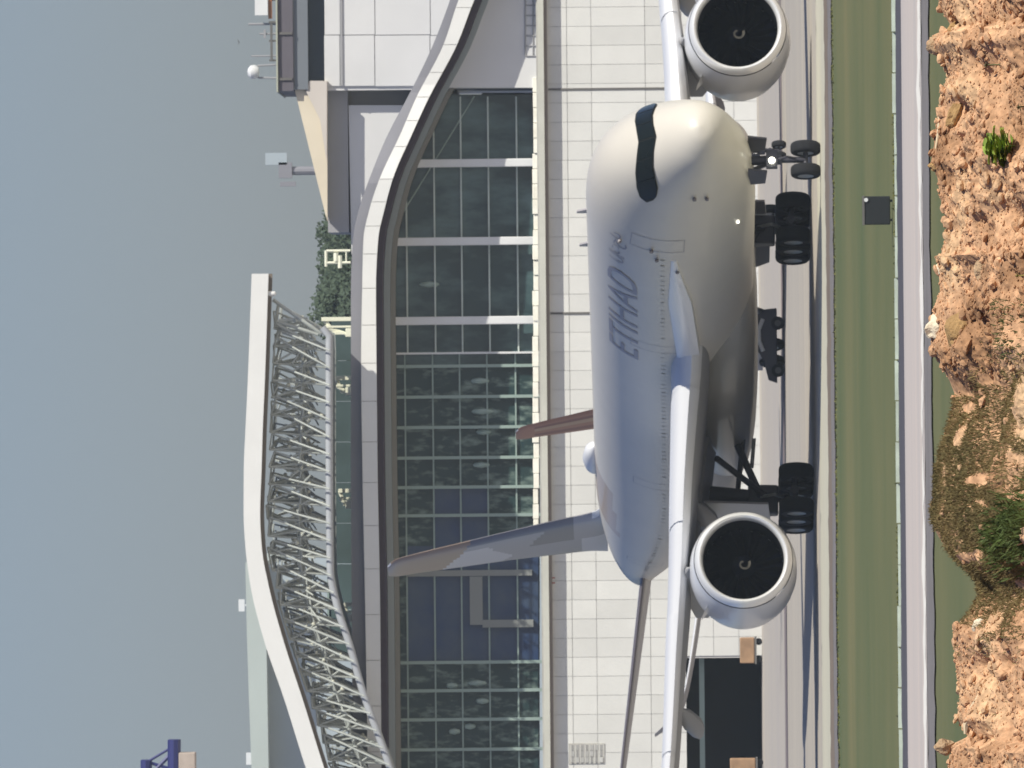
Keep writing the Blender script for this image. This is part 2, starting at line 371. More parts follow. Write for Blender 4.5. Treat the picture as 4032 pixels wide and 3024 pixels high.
# text helper (built as flat mesh, then placed)
def text_mesh(body, size, bisect=None):
    cu = bpy.data.curves.new('lettering', 'FONT'); cu.body = body; cu.size = size; cu.resolution_u = 3
    o = bpy.data.objects.new('lettering', cu); COL.objects.link(o)
    dg = bpy.context.evaluated_depsgraph_get(); me = bpy.data.meshes.new_from_object(o.evaluated_get(dg))
    bpy.data.objects.remove(o); bpy.data.curves.remove(cu)
    bm = bmesh.new(); bm.from_mesh(me); bpy.data.meshes.remove(me)
    return bm
bm = text_mesh('H', 0.62)
p = at(2186, 2300, YF)
for v in bm.verts: v.co = Vector((p.x + v.co.x, YF - 0.012, p.z + v.co.y))
me = bpy.data.meshes.new('red_letter'); bm.to_mesh(me); bm.free(); me.materials.append(REDP)
o = bpy.data.objects.new('red_letter', me); COL.objects.link(o); o.parent = T; o.location = (0, -YF, 0); o['label'] = 'small dull red letter on the panelled wall'
# ledge, gutter, bright coping
b = MB(); rect(b, 2122, 2146, -420, 3150, YF-0.7, YF+1.6); tb(b, 'ledge', GUTT)
b = MB(); rect(b, 2147, 2165, -420, 3150, YF-0.35, YF+1.6); tb(b, 'ledge_underside_trim', mat('brown_grey_trim', (0.24,0.21,0.20), .8))
b = MB(); rect(b, 2128, 2152, -420, 3150, YF-0.85, YF-0.71); tb(b, 'ledge_front_edge', mat('cream_grey_edge', (0.56,0.56,0.50), .7, var=.15, scale=.6))
yy = 305; b0 = None
while yy < 2130:
    b = MB(); rect(b, 2098+R.uniform(-3,3), 2121+R.uniform(-2,3), yy, yy+58, YF-0.5+R.uniform(-.1,.1), YF-0.1); tb(b, 'coping_section', COPING, bevel=.03); yy += 60
# glass front
GT = [(370,1770),(430,1740),(500,1705),(600,1660),(700,1620),(800,1590),(900,1562),(1000,1545),(1400,1535),(3150,1540)]
def gtop(py): return interp([(a, b) for a, b in GT], py)
def cfun(py): return smoothi(CF, py)
CF = [(-420,1560+420,1640+420,1480+420),(0,1805,1867,1767),(176,1746,1799,1700),(382,1640,1690,1600),(529,1576,1622,1523),(705,1494,1546,1452),(823,1455,1514,1411),(940,1431,1489,1388),(1135,1426,1480,1380),(1423,1422,1482,1380),(1840,1427,1486,1380),(2390,1438,1496,1383),(3150,1450,1502,1388)]
bays = [372, 635, 938, 1252, 1392] + [1441, 1562, 1682, 1802, 1918, 2029, 2150, 2260, 2375, 2490, 2608, 2719, 2833, 2951, 3070, 3150]
hrows = [1602, 1711, 1817, 1925, 2037, 2120]
gsrc = 0
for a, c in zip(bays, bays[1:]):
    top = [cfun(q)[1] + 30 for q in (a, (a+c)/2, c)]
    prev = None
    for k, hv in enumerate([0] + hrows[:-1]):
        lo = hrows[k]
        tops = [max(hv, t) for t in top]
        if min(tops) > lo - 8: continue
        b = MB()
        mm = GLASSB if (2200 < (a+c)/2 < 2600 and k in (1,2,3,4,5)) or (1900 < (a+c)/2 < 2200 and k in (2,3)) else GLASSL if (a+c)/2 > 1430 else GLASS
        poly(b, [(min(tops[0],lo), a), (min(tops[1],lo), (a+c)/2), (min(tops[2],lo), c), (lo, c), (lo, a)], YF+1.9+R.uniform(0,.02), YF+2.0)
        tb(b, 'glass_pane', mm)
b = MB(); poly(b, [(1900,365),(1520,900),(1500,3150),(2125,3150),(2125,365)], YF+7, YF+7.2); tb(b, 'inner_back_wall', mat('dim_interior_wall', (.10,.12,.12), .9, var=.6, scale=.25))
for py, wd in ((642,15),(950,14),(1262,14)):
    b = MB(); p0 = at(cfun(py)[1]+20, py, YF+0.9); p1 = at(2126, py, YF+0.9)
    x = (p0.x+p1.x)/2; b.box(x-.24, x+.24, YF+.6, YF+1.1, p1.z, p0.z); tb(b, 'facade_column', COLM, bevel=.05)
b = MB(); p = at(1800, 1390, YF+1.5); b.box(p.x-.06, p.x+.06, YF+1.3, YF+1.88, level(2125), level(1500)); tb(b, 'vertical_mullion', COLM)
for py in bays[5:-1]:
    if 2100 < py < 2560: continue
    b = MB(); p = at(1800, py, YF+1.5); b.box(p.x-.09, p.x+.09, YF+1.5, YF+1.88, level(2125), level(1510)); tb(b, 'vertical_mullion', MULL)
for hv in hrows[:-1]:
    a = next((q for q in range(380, 1400, 10) if cfun(q)[1]+30 < hv), 1400)
    b = MB(); rect(b, hv-3, hv+3, a, 1392, YF+1.7, YF+1.88); tb(b, 'transom', mat('pale_transom', (.55,.62,.58), .5))
    b = MB(); rect(b, hv-3, hv+3, 1392, 3150, YF+1.75, YF+1.88); tb(b, 'transom', MULL)
b = MB(); pa = at(1870, 372, YF+1.6); pb = at(1540, 905, YF+1.6)
b.tube(at(1868, 378, YF+1.75), at(1560, 880, YF+1.75), .05, 6); tb(b, 'raking_glazing_bar', MULL)
b = MB(); rect(b, 1600, 2095, 2245, 2268, YF+1.6, YF+1.9); rect(b, 1850, 1900, 2270, 2460, YF+1.6, YF+1.9); rect(b, 1900, 2100, 2440, 2470, YF+1.6, YF+1.9); tb(b, 'glazed_lobby_frame', mat('lobby_frame', (.24,.25,.24), .7))
# pale spindles at the panes, coloured to stand in for light inside
for (px, py, s) in ((1890,1500,22),(1900,1620,26),(1905,1700,18),(1895,1830,20),(1880,2690,22),(1900,2760,16),(1780,2700,14),(1790,2880,14),(1850,2860,14),(1690,1120,24),(1700,640,18)):
    b = MB(); p = at(px, py, YF+1.86); b.lathe([(-s/40,.02),(-s/50,.12),(0,.2),(s/50,.13),(s/40,.02)], (p.x,YF+1.86,p.z), 'z', 8); tb(b, 'pale_spindle', MULL, smooth=True)
# right-hand walls
b = MB(); rect(b, 1277, 2122, -420, 352, YF+2.6, YF+14); tb(b, 'right_wall', WHITEW)
wallp = [(-420,-150),(-148,136),(139,338)]
for (a, c) in wallp:
    for (r0, r1) in ((1277,1337),(1340,1474),(1477,1692),(1695,2060)):
        b = MB(); rect(b, r0, r1, a, c, YF+2.45+R.uniform(0,.01), YF+2.6); tb(b, 'render_panel', WHITEW)
b = MB(); rect(b, 1338, 1346, -420, 338, YF+2.35, YF+2.5); tb(b, 'shadow_gap_trim', GREYB)
b = MB(); rect(b, 1366, 1800, 336, 414, YF+4.5, YF+12); tb(b, 'recessed_wall', mat('shaded_recess_grey', (.27,.26,.24), .85, var=.15, scale=.4))  # grey buff tone puts the recess's shade into the wall colour
b = MB(); poly(b, [(1372,414),(1800,414),(1800,430),(1430,1000),(1384,1000)], YF+3.7, YF+12); tb(b, 'upper_wall', WHITEW)
b = MB(); rect(b, 1289, 1371, 337, 915, YF+3.5, YF+14); tb(b, 'grey_parapet', GREYB)
b = MB(); poly(b, [(1162,360),(1168,330),(1288,318),(1289,870),(1280,840)], YF+2.1, YF+3.4); o = tb(b, 'sloping_stair_roof', CREAM)
b = MB(); poly(b, [(1206,362),(1218,318),(1287,318),(1287,640),(1260,470)], YF+1.9, YF+2.05); tb(b, 'stair_side_wall', PALEB)
# plant room on the right
b = MB(); rect(b, 1092, 1152, -420, 358, YF+1.6, YF+16); tb(b, 'plant_room_upper_band', MAUVE)
b = MB(); rect(b, 1153, 1210, -420, 352, YF+1.8, YF+16); tb(b, 'plant_room_middle_band', SLATE)
b = MB(); rect(b, 1211, 1276, -420, 326, YF+2.6, YF+16); tb(b, 'plant_room_glazing', NAVY)
b = MB(); rect(b, 1085, 1091, -420, 362, YF+1.4, YF+16); tb(b, 'roof_edge_trim', mat('olive_trim', (.40,.42,.34), .7))
for py in (-160, 131, 311):
    b = MB(); rect(b, 1093, 1150, py-5, py+5, YF+1.5, YF+1.6); tb(b, 'cladding_rib', DARKJ)
b = MB(); poly(b, [(cfun(u)[1]+40, u) for u in (-420,-200,0,100,200,345)]+[(2122,345),(2122,-420)], YF-.25, YF+2.4); tb(b, 'lower_right_wall', WHITEW)
# wall below the canopy at the far right and rooftop clutter on the ledge
b = MB(); rect(b, 2058, 2102, 246, 300, YF-0.2, YF+1.0); o = b.build('rooftop_unit', mat('unit_grey', (.34,.32,.32), .7), bevel=.04); tag(o, 'small grey box unit on the ledge beside the glass front', 'roof unit')
rl = thing('ledge_railing', 'low dark railing on the ledge at the right end of the terminal', 'railing', (at(2110,110,YF).x, YF-.3, at(2120,110,YF).z))
for py in range(-60, 240, 40):
    b = MB(); p = at(2122, py, YF-.3); b.tube(p, (p.x, p.y, p.z+.8), .035, 6)
    o = b.build('post', GREYB, rl); o.location = -rl.location
b = MB(); p = at(2122,-60,YF-.3); q = at(2122,220,YF-.3); b.tube((p.x,p.y,p.z+.8),(q.x,q.y,q.z+.8),.04,6); b.tube((p.x,p.y,p.z+.35),(q.x,q.y,q.z+.35),.03,6)
o = b.build('rail', GREYB, rl); o.location = -rl.location
# ---------------- lower sweeping canopy
Cn = thing('entrance_canopy', 'low sweeping white canopy curving down to the right above the glass front', 'canopy', (0, YF-4, level(1500)))
def cb(b, name, m, kind=None, smooth=False):
    o = b.build(name, m, Cn, smooth=smooth); o.location = -Cn.location; return o
YC = YF - 4.4
def ycf(u): return YF - interp([(-420,2.8),(340,2.8),(700,4.4),(3200,4.4)], u)
seg = [-420,-240,-90,30,176,285,382,475,577,705,795,890,1000,1135,1280,1430,1580,1740,1900,2070,2240,2420,2600,2780,2960,3150]
for a, c in zip(seg, seg[1:]):
    g = 0.9
    us = [a+g+(c-a-2*g)*i/4 for i in range(5)]
    b = MB(); tp = [at(cfun(u)[0], u, ycf(u)) for u in us]; bt = [at(cfun(u)[1], u, ycf(u)) for u in us]
    rings = [[(p.x,p.y,q.z),(p.x,p.y,p.z),(p.x,p.y+.5,p.z),(p.x,p.y+.5,q.z)] for p, q in zip(tp, bt)]
    b.loft(rings); cb(b, 'fascia_panel', FASC)
us = list(range(-420, 3151, 60))
def band(f0, f1, Y0, Y1, name, m):
    b = MB(); rings = []
    for u in us:
        p = at(f0(u), u, YC); q = at(f1(u), u, YC); Yf = Y0(u) if callable(Y0) else Y0
        rings.append([(p.x,Yf,q.z),(p.x,Yf,p.z),(p.x,Y1,p.z),(p.x,Y1,q.z)])
    b.loft(rings); return cb(b, name, m)
band(lambda u: cfun(u)[2], lambda u: cfun(u)[0]+25, lambda u: ycf(u)+.9, YF+3.5, 'upper_gutter', LAV)
band(lambda u: cfun(u)[0]+2, lambda u: cfun(u)[1]-2, lambda u: ycf(u)+.52, YF+1.8, 'canopy_deck', BRN)
band(lambda u: cfun(u)[1]-1, lambda u: cfun(u)[1]+24, lambda u: ycf(u)+1.0, YF+1.4, 'recessed_edge', mat('plum_dark_edge', (.05,.035,.05), .8))
band(lambda u: cfun(u)[1]+25, lambda u: cfun(u)[1]+50, YF-.4, YF+1.3, 'glass_rim', mat('rim_blue_grey', (.30,.34,.35), .4))
band(lambda u: cfun(u)[1]+51, lambda u: cfun(u)[1]+70, YF+.3, YF+1.45, 'beige_head_trim', mat('beige_trim', (.22,.21,.185), .8))
# ---------------- big upper roof on a space frame
Rf = thing('space_frame_roof', 'large white edged roof on a steel space frame above the terminal', 'roof', (0, 697, level(1200)))
def rb(b, name, m, kind=None, smooth=False):
    o = b.build(name, m, Rf, smooth=smooth, kind=kind); o.location = -Rf.location; return o
YD = 694.8
DF = [(1078,991,1057),(1488,976,1043),(1700,966,1034),(1840,960,1030),(2021,959,1024),(2150,966,1030),(2317,988,1060),(2523,1040,1116),(2759,1121,1193),(2996,1195,1267),(3150,1245,1318)]
DB = [(1078,1085,0),(1250,1180,0),(1311,1296,0),(1780,1296,0),(2240,1300,0),(2390,1328,0),(2538,1376,0),(2722,1428,0),(2944,1508,0),(3150,1580,0)]
usd = [1078+ (3150-1078)*i/48 for i in range(49)]
b = MB(); b.loft([[ (at(smoothi(DF,u)[0],u,YD).x,Y,z) for Y, z in ((YD,at(smoothi(DF,u)[1],u,YD).z),(YD,at(smoothi(DF,u)[0],u,YD).z),(YD+.4,at(smoothi(DF,u)[0],u,YD).z),(YD+.4,at(smoothi(DF,u)[1],u,YD).z))] for u in usd]); rb(b, 'roof_fascia', FASC)
b = MB(); b.loft([[ (at(smoothi(DF,u)[0],u,YD).x,Y,z) for Y, z in ((YD+.42,at(smoothi(DF,u)[1]-6,u,YD).z),(YD+.42,at(smoothi(DF,u)[0]+5,u,YD).z),(YD+8.5,at(smoothi(DF,u)[0]+5,u,YD).z),(YD+8.5,at(smoothi(DF,u)[1]-6,u,YD).z))] for u in usd]); rb(b, 'roof_deck', mat('roof_deck_metal', (.5,.5,.5), .6))
b = MB(); b.loft([[ (at(smoothi(DF,u)[0],u,YD).x,Y,z) for Y, z in ((YD+.7,at(smoothi(DF,u)[1]+14,u,YD).z),(YD+.7,at(smoothi(DF,u)[1]-5,u,YD).z),(YD+1.1,at(smoothi(DF,u)[1]-5,u,YD).z),(YD+1.1,at(smoothi(DF,u)[1]+14,u,YD).z))] for u in usd]); rb(b, 'brown_edge_beam', BRN)
b = MB()
for u in usd[4:]: pass
pts = [at(smoothi(DB,u)[0], u, YD+1.2) for u in [1290+ (3150-1290)*i/60 for i in range(61)]]
b.path(pts, .21, 10); rb(b, 'bottom_edge_tube', CHORD, smooth=True)
# space frame struts: unit cylinder copied
cu = MB(); cu.tube((0,0,0),(0,0,1),1.0,7); unit = None
nstr = 0; rest = MB(); nodes = []
def strut(p, q, r, front):
    global unit, nstr
    p = Vector(p); q = Vector(q); d = q-p
    if front and nstr < 290:
        if unit is None: unit = cu.build('strut', STEEL, Rf); o = unit
        else: o = inst(unit, 'strut', Rf)
        o.location = p - Rf.location; o.rotation_mode = 'QUATERNION'; o.rotation_quaternion = d.to_track_quat('Z','Y'); o.scale = (r, r, d.length); nstr += 1
    else: rest.tube(p, q, r, 5)
def zz(x, which, Y):     # height of the frame's top / bottom chord at lateral x (in the plane YD)
    py = 1512 - (x / YD) * F
    py = min(max(py, 1100), 3150)
    return at(smoothi(DF if which else DB, py)[1 if which else 0] + (26 if which else 0), py, YD).z
MOD = 1.0
xr = at(1150, 1300, YD).x; nx = 31
for j in range(6):
    Yt = YD + 1.6 + j*2.0
    front = j < 1
    for i in range(nx):
        xt = xr + 1.1 - i*MOD; xb = xr - i*MOD - .2
        t0 = Vector((xt, Yt, zz(xt,1,Yt))); t1 = Vector((xt-MOD, Yt, zz(xt-MOD,1,Yt)))
        b0 = Vector((xb, Yt+1.0, zz(xb,0,Yt))); b1 = Vector((xb-MOD, Yt+1.0, zz(xb-MOD,0,Yt)))
        jt = lambda v: v + Vector((R.uniform(-.5,.5), R.uniform(-.4,.4), R.uniform(-.35,.15)))
        t0 = jt(t0)
        strut(t0, b0, .055, front); strut(t1, b0, .055, front)
        if i: strut(t0, Vector((b0.x, Yt-1.0, b0.z)), .055, front)
        strut(Vector((b0.x, b0.y, b0.z)), b1, .06, front)
        strut((b0+t0)/2, (b1+t1)/2, .055, front)
        strut((b0*.7+t0*.3), (b1*.35+t1*.65), .055, front)
        strut((b0*.5+t0*.5)+Vector((R.uniform(-.4,.4),0,0)), t1, .06, front)
        strut(t0, t1, .055, front)
        q0 = b0*R.uniform(.3,.8); q0 = q0 + t0*(1-q0.y/b0.y) if b0.y else q0
        strut(t0*.55+b0*.45, Vector((b1.x+R.uniform(-.5,.5), b1.y, (b1.z*.6+t1.z*.4)+R.uniform(-.5,.5))),   .05, False)
        strut(t1*.5+b0*.5, Vector((b0.x+R.uniform(-.9,.9), b0.y-1, (b0.z*.5+t0.z*.5)+R.uniform(-.9,.9))), .05, False)
        f = R.uniform(.1,.9); c0 = b0*f+t0*(1-f); nodes.append((c0, R.uniform(.07,.13))); nodes.append((b1*.4+t1*.6+Vector((R.uniform(-.5,.5),0,R.uniform(-1,1))), R.uniform(.08,.15)))
# the corner of the frame, open to the sky
cx = at(1062, 1160, YD+1)
for a, c in (((1075,1180),(1262,1312)),((1160,1262),(1175,1262)),((1090,1265),(1252,1318)),((1090,1275),(1190,1335)),((1100,1262),(1165,1258))):
    strut(at(a[0],a[1],YD+1.4), at(c[0],c[1],YD+1.6), .11, True)
nb_ = MB()
for c0, r in nodes: nb_.lathe([(-r,.01),(-r*.6,r*.8),(0,r),(r*.6,r*.8),(r,.01)], c0, 'z', 6)
rb(nb_, 'frame_nodes', mat('node_cream', (.62,.62,.52), .5), kind='stuff')
o = rb(rest, 'rear_struts', STEEL, kind='stuff')
b = MB(); p = at(1069,1156,YD+.3); b.lathe([(-.28,.02),(-.2,.13),(0,.17),(.2,.13),(.28,.02)], p, 'z', 10); rb(b, 'corner_node_cap', FASC, smooth=True)
# props carrying the frame (cream heads on the lower canopy)
def support(py, top, label, hgt=1375):
    pp = at(hgt, py, YF+3)
    g = thing('roof_support', label, 'support', (pp.x, YF+3, pp.z-.2), group='cream roof supports standing on the canopy')
    CRM = mat('cream_steel', (.82,.82,.66), .35)
    k = 1/67.0; zt = (hgt-top)*k
    b = MB(); b.box(-.12,.12,-.2,.2,0,zt*.98); b.build('post', CRM, g, bevel=.02)
    b = MB(); b.box(-.5,-.38,-.15,.15,0,zt*.9); b.box(-.9,-.76,-.15,.15,0,zt*.62); b.build('side_post', CRM, g)
    b = MB(); b.tube((0,0,zt*.9),(-.85,0,zt*.55),.11,6); b.tube((-.45,0,zt*.9),(-1.0,0,.05),.12,6); b.build('brace', CRM, g)
    b = MB(); b.box(-1.05,-.55,-.25,.25,.05,.42); b.build('foot_plate', CRM, g, bevel=.03)
support(1256, 1250, 'first cream roof support from the right end of the space frame')
support(1488, 1302, 'second cream roof support from the right end of the space frame')
support(1932, 1318, 'third cream roof support from the right, near the middle of the space frame')
support(2380, 1340, 'cream roof support nearest the sloping left end of the space frame')
sr = thing('stair_rails', 'bright cream double hooped rail standing on the canopy before the trees', 'railing', (at(1380,1015,YF+3).x, YF+3, at(1380,1015,YF+3).z))
CRM = MATS['cream_steel']
for dx, h0, h1 in ((-.28, 0, 1.42), (.42, 0, 1.42)):
    b = MB(); b.tube((dx,0,0),(dx,0,h1),.08,8); b.build('upright', CRM, sr)
for z, a, c, r in ((1.44,-.5,.45,.09),(.62,-.6,.15,.13),(.85,-.2,.3,.15),(.25,-.3,.42,.05)):
    b = MB(); b.tube((a,0,z),(c,0,z),r,8); b.build('bar', CRM, sr)

# rooftop aerials on the plant room
def aerial(py, v0, v1, r, label, mm=GREYB, head=None):
    p = at(v1, py, YF+3); q = at(v0, py, YF+3)
    g = thing('aerial', label, 'antenna', (p.x, YF+3, p.z), group='aerials on the plant room roof')
    b = MB(); b.tube((0,0,-.05),(0,0,(q-p).length),r,6); b.build('mast', mm, g)
    if head: b = MB(); b.box(-head,head,-.1,.1,(q-p).length*.6,(q-p).length*.75); b.build('head', mm, g)
    return g
aerial(94, 978, 1085, .07, 'tall thin grey aerial standing left of the orange roof gear')
aerial(220, 990, 1085, .05, 'faint thin aerial next to the white dome on the plant room')
aerial(133, 1022, 1085, .06, 'short aerial with a stubby cross arm on the plant room roof', head=.25)
dm = thing('radar_dome', 'small white radome on a thin frame at the corner of the plant room roof', 'radome', (at(1085,282,YF+3).x, YF+3, at(1085,282,YF+3).z))
b = MB(); b.lathe([(.95,.02),(1.0,.28),(1.2,.42),(1.45,.40),(1.62,.22),(1.66,.01)], (0,0,0), 'z', 16); b.build('dome', COLM, dm, smooth=True)
for dx in (-.38, .40):
    b = MB(); b.tube((dx,0,-.03),(dx*.9,0,1.05),.06,6); b.build('leg', GREYB, dm)
og = thing('roof_gantry', 'dark and orange roof gantry rail along the plant room roof edge', 'gantry', (at(1085,80,YF+2.5).x, YF+2.5, at(1085,80,YF+2.5).z))
b = MB(); b.box(-2.4,-.2,-.1,.1,.18,.32); b.build('rail', DARKJ, og)
b = MB(); b.box(.1,3.5,-.12,.12,.2,.42); b.build('orange_rail', mat('rust_paint', (.28,.12,.06), .7), og)
for x in (-2.35,-1.2,-.1,1.2,2.5): 
    b = MB(); b.box(x-.06,x+.06,-.06,.06,-.03,.4); b.build('post', DARKJ, og)
b = MB(); b.box(.3,1.3,-.3,.3,.45,1.2); b.build('cabinet', COLM, og)
bd = MB(); p = at(941,166,640); bd.add([(-.22,0,.08),(0,0,-.03),(0,.1,.02),(.2,0,.10),(-.02,-.1,.0)], [(0,1,2),(2,1,3),(0,1,4),(4,1,3)]); o = bd.build('bird', DARKJ); o.location = p; tag(o, 'tiny dark bird flying above the plant room roof', 'bird')

# far mast
p = at(1200, 672, 1000)
mg = thing('floodlight_mast', 'hazy distant floodlight mast rising behind the sloping stair roof', 'mast', (p.x, 1000, 0))
zt = at(1150, 672, 1000).z
b = MB(); b.tube((0,0,0),(0,0,zt),.42,10,r2=.36); b.build('pole', LAV, mg)
b = MB(); b.box(-.6,.7,-.5,.5,zt,zt+1.1); b.build('head_frame', LAV, mg)
b = MB(); b.box(.5,1.5,-.5,.5,zt+.4,zt+2.2); b.build('lamp_panel', PALEC, mg)
b = MB(); b.box(-1.3,-.9,-.4,.4,zt-.3,zt+1.0); b.build('lamp_panel', LAV, mg)

# far pale building
fb = thing('far_hall', 'pale green grey hall roof far behind the sloping end of the space frame', 'building', (0, 900, 0))
def fbb(b, name, m):
    o = b.build(name, m, fb); o.location = (0,-900,0)
b = MB(); poly(b, [(966,2215),(972,2500),(982,2800),(990,3024),(1000,3300),(1062,3300),(1050,2600),(1040,2215)], 900, 960); fbb(b, 'upper_roof_band', PALEG)
b = MB(); poly(b, [(1041,2230),(1051,2600),(1063,3300),(1400,3300),(1400,2230)], 903, 960); fbb(b, 'lower_roof_band', PALEC)
b = MB(); q = at(1400, 3300, 903); q2 = at(1400, 2230, 903); b.box(q.x, q2.x, 903, 960, -.02, min(q.z, q2.z)+.0); fbb(b, 'wall', PALEC)
for (px, py) in ((945, 2385), (975, 2990)):
    p = at(px+25, py, 900); g = thing('roof_beacon', 'small white beacon on the far pale hall roof, ' + ('right' if py < 2500 else 'left') + ' of two', 'beacon', (p.x, 902, p.z-.3))
    b = MB(); b.tube((0,0,-.3),(0,0,.5),.08,6); b.build('stem', COLM, g)
    b = MB(); b.box(-.45,.45,-.1,.1,.5,.95); b.build('lamp', COLM, g)

# trees
def tree(x, Y, zt, rad, label, seed):
    rr = random.Random(seed)
    g = thing('broadleaf_tree', label, 'tree', (x, Y, 0), group='trees behind the terminal')
    b = MB(); b.tube((0,0,-.1),(0,0,zt*.62),.5,8,r2=.22)
    for k in range(6):
        a = rr.uniform(0,6.28); z0 = zt*rr.uniform(.4,.6); b.tube((0,0,z0),(math.cos(a)*rad*.6,math.sin(a)*rad*.6,z0+zt*.2),.16,5,r2=.05)
    b.build('trunk', TRUNK, g)
    b = MB(); lobes = []
    for k in range(16):
        a = rr.uniform(0,6.28); q = rr.uniform(0,.75)**.6*rad
        lobes.append((math.cos(a)*q, math.sin(a)*q, zt - rad*rr.uniform(.35,1.6)*(.5+.5*q/rad) , rad*rr.uniform(.28,.45)))
    lobes.append((0,0,zt-rad*.4,rad*.38))
    for k in range(6500):
        lx,ly,lz,lr = rr.choice(lobes)
        d = Vector((rr.gauss(0,1),rr.gauss(0,1),rr.gauss(0,1))).normalized()*lr*rr.uniform(.65,1.05)
        c = Vector((lx,ly,lz))+d; s = rr.uniform(.10,.24)
        u = Vector((rr.gauss(0,1),rr.gauss(0,1),rr.gauss(0,1))).normalized(); v = u.orthogonal().normalized()
        b.add([c-u*s, c+v*s*.6, c+u*s, c-v*s*.6], [(0,1,2,3)])
    b.build('crown', TREEL, g)
tl = [(960,1286,5.0,'flat topped grey green tree at the right end of the row behind the canopy'),(1050,1262,4.2,'green tree directly behind the hooped cream rail'),(1125,1238,3.8,'tallest dark green tree between the rail and the space frame'),(1190,1240,4.4,'dark green tree just right of the space frame corner')]
for i, (py, v, rad, lab) in enumerate(tl):
    p = at(v, py, 845 + (i % 3)*6); tree(p.x, p.y, p.z, rad, lab, 50+i)

TEAL = mat('teal_clerestory_glass', (0.06, 0.085, 0.08), 0.3, col2=(0.10, 0.15, 0.15), scale=0.12, thr=(.4,.7), spec=.4)
cs = thing('clerestory', 'low teal glazed clerestory behind the roof supports under the space frame', 'glazing', (0, 716, level(1380)))
cuts = [1262,1420,1580,1740,1900,2060,2220,2400,2600]
for a, c in zip(cuts, cuts[1:]):
    b = MB(); poly(b, [(1296,a+1),(1296,c-1),(1400,c-1),(1400,a+1)], 716, 716.2); o = b.build('pane', TEAL, cs); o.location = -cs.location
b = MB(); poly(b, [(1288,1255),(1288,2600),(1296,2600),(1296,1255)], 715.9, 716.4); o = b.build('top_rail', MULL, cs); o.location = -cs.location
# tower crane at far left, high
cr = thing('tower_crane', 'dark blue tower crane top with beige counterweight at the left edge of the sky', 'crane', (at(600,3230,820).x, 820, 0))
ox = cr.location.x
def cz(px, py): p = at(px, py, 820); return (p.x-ox, 0, p.z)
b = MB(); 
for px, a, r in ((686,2912,.42),(576,2992,.36)):
    p = cz(px, a); q = cz(px, 3600); b.tube((p[0],-.7,p[2]),(q[0],-.7,q[2]),r,8); b.tube((p[0],.7,p[2]),(q[0],.7,q[2]),r,8)
b.build('jib_chord', CRANEB, cr)
prev = None
for k, (px, py) in enumerate([(672,2945),(580,3000),(680,3030),(580,3090),(680,3150),(580,3210),(680,3270),(580,3330),(680,3390),(580,3450),(680,3510),(580,3570)]):
    p = cz(px, py)
    if prev:
        for sy in (-.6,.6): b = MB(); b.tube((prev[0],sy,prev[2]),(p[0],sy,p[2]),.09,6); b.build('lattice_bar', CRANEB, cr)
    prev = p
b = MB(); p = cz(672, 2970); q = cz(620, 3024); b.tube((p[0],-.6,p[2]),(q[0],-.6,q[2]),.14,6); b.build('lattice_bar', CRANEB, cr)
b = MB(); p = cz(705,2962); q = cz(772,3090); b.box(q[0],p[0],-1,1,q[2],p[2]); b.build('counterweight', CONC, cr, bevel=.06)
b = MB(); p = cz(570,3250)
for sx in (-.9,.9):
    for sy in (-.9,.9): b.tube((p[0]+sx,sy,0),(p[0]+sx,sy,p[2]+.4),.13,6)
for k in range(int(p[2]/2)):
    s = 1 if k%2 else -1
    for sy in (-.9,.9): b.tube((p[0]-.9*s,sy,k*2),(p[0]+.9*s,sy,k*2+2),.06,5)
b.build('mast', CRANEB, cr)

# ------------------------------------------------------------------ aircraft
FUS = [(0,4.36,4.28,0.04),(0.08,4.62,4.0,0.36),(.2,4.80,3.80,.56),(.5,5.12,3.52,.86),(1.0,5.56,3.26,1.17),(2.0,6.36,2.92,1.50),(3.0,7.06,2.70,1.77),(4.0,7.58,2.55,1.99),(5.5,8.05,2.42,2.30),(7.5,8.34,2.34,2.65),(9.5,8.42,2.31,2.86),(12,8.42,2.31,2.98),
       (20,8.42,2.31,2.98),(35,8.42,2.31,2.98),(48,8.42,2.31,2.98),(52,8.42,2.55,2.97),(56,8.40,3.1,2.88),(60,8.30,3.9,2.60),(64,8.10,4.75,2.15),(68,7.78,5.5,1.55),(71,7.42,5.95,1.02),(73,7.05,6.2,.6),(73.8,6.82,6.35,.34)]
def sect(a):
    zt, zb, hw = smoothi(FUS, a); return (zt+zb)/2, (zt-zb)/2, hw
def surf(a, th, off=0.0):      # th measured from straight up, + = port
    zc, rz, hw = sect(a)
    return Vector((-a, (hw+off)*math.sin(th), zc+(rz+off)*math.cos(th)))
def nose_a(l, z):              # depth of the nose surface behind point (l,z)
    lo, hi = 0.0, 12.0
    for _ in range(30):
        mid = (lo+hi)/2; zc, rz, hw = sect(mid)
        if (l/max(hw,.01))**2 + ((z-zc)/max(rz,.01))**2 < 1: hi = mid
        else: lo = mid
    return hi
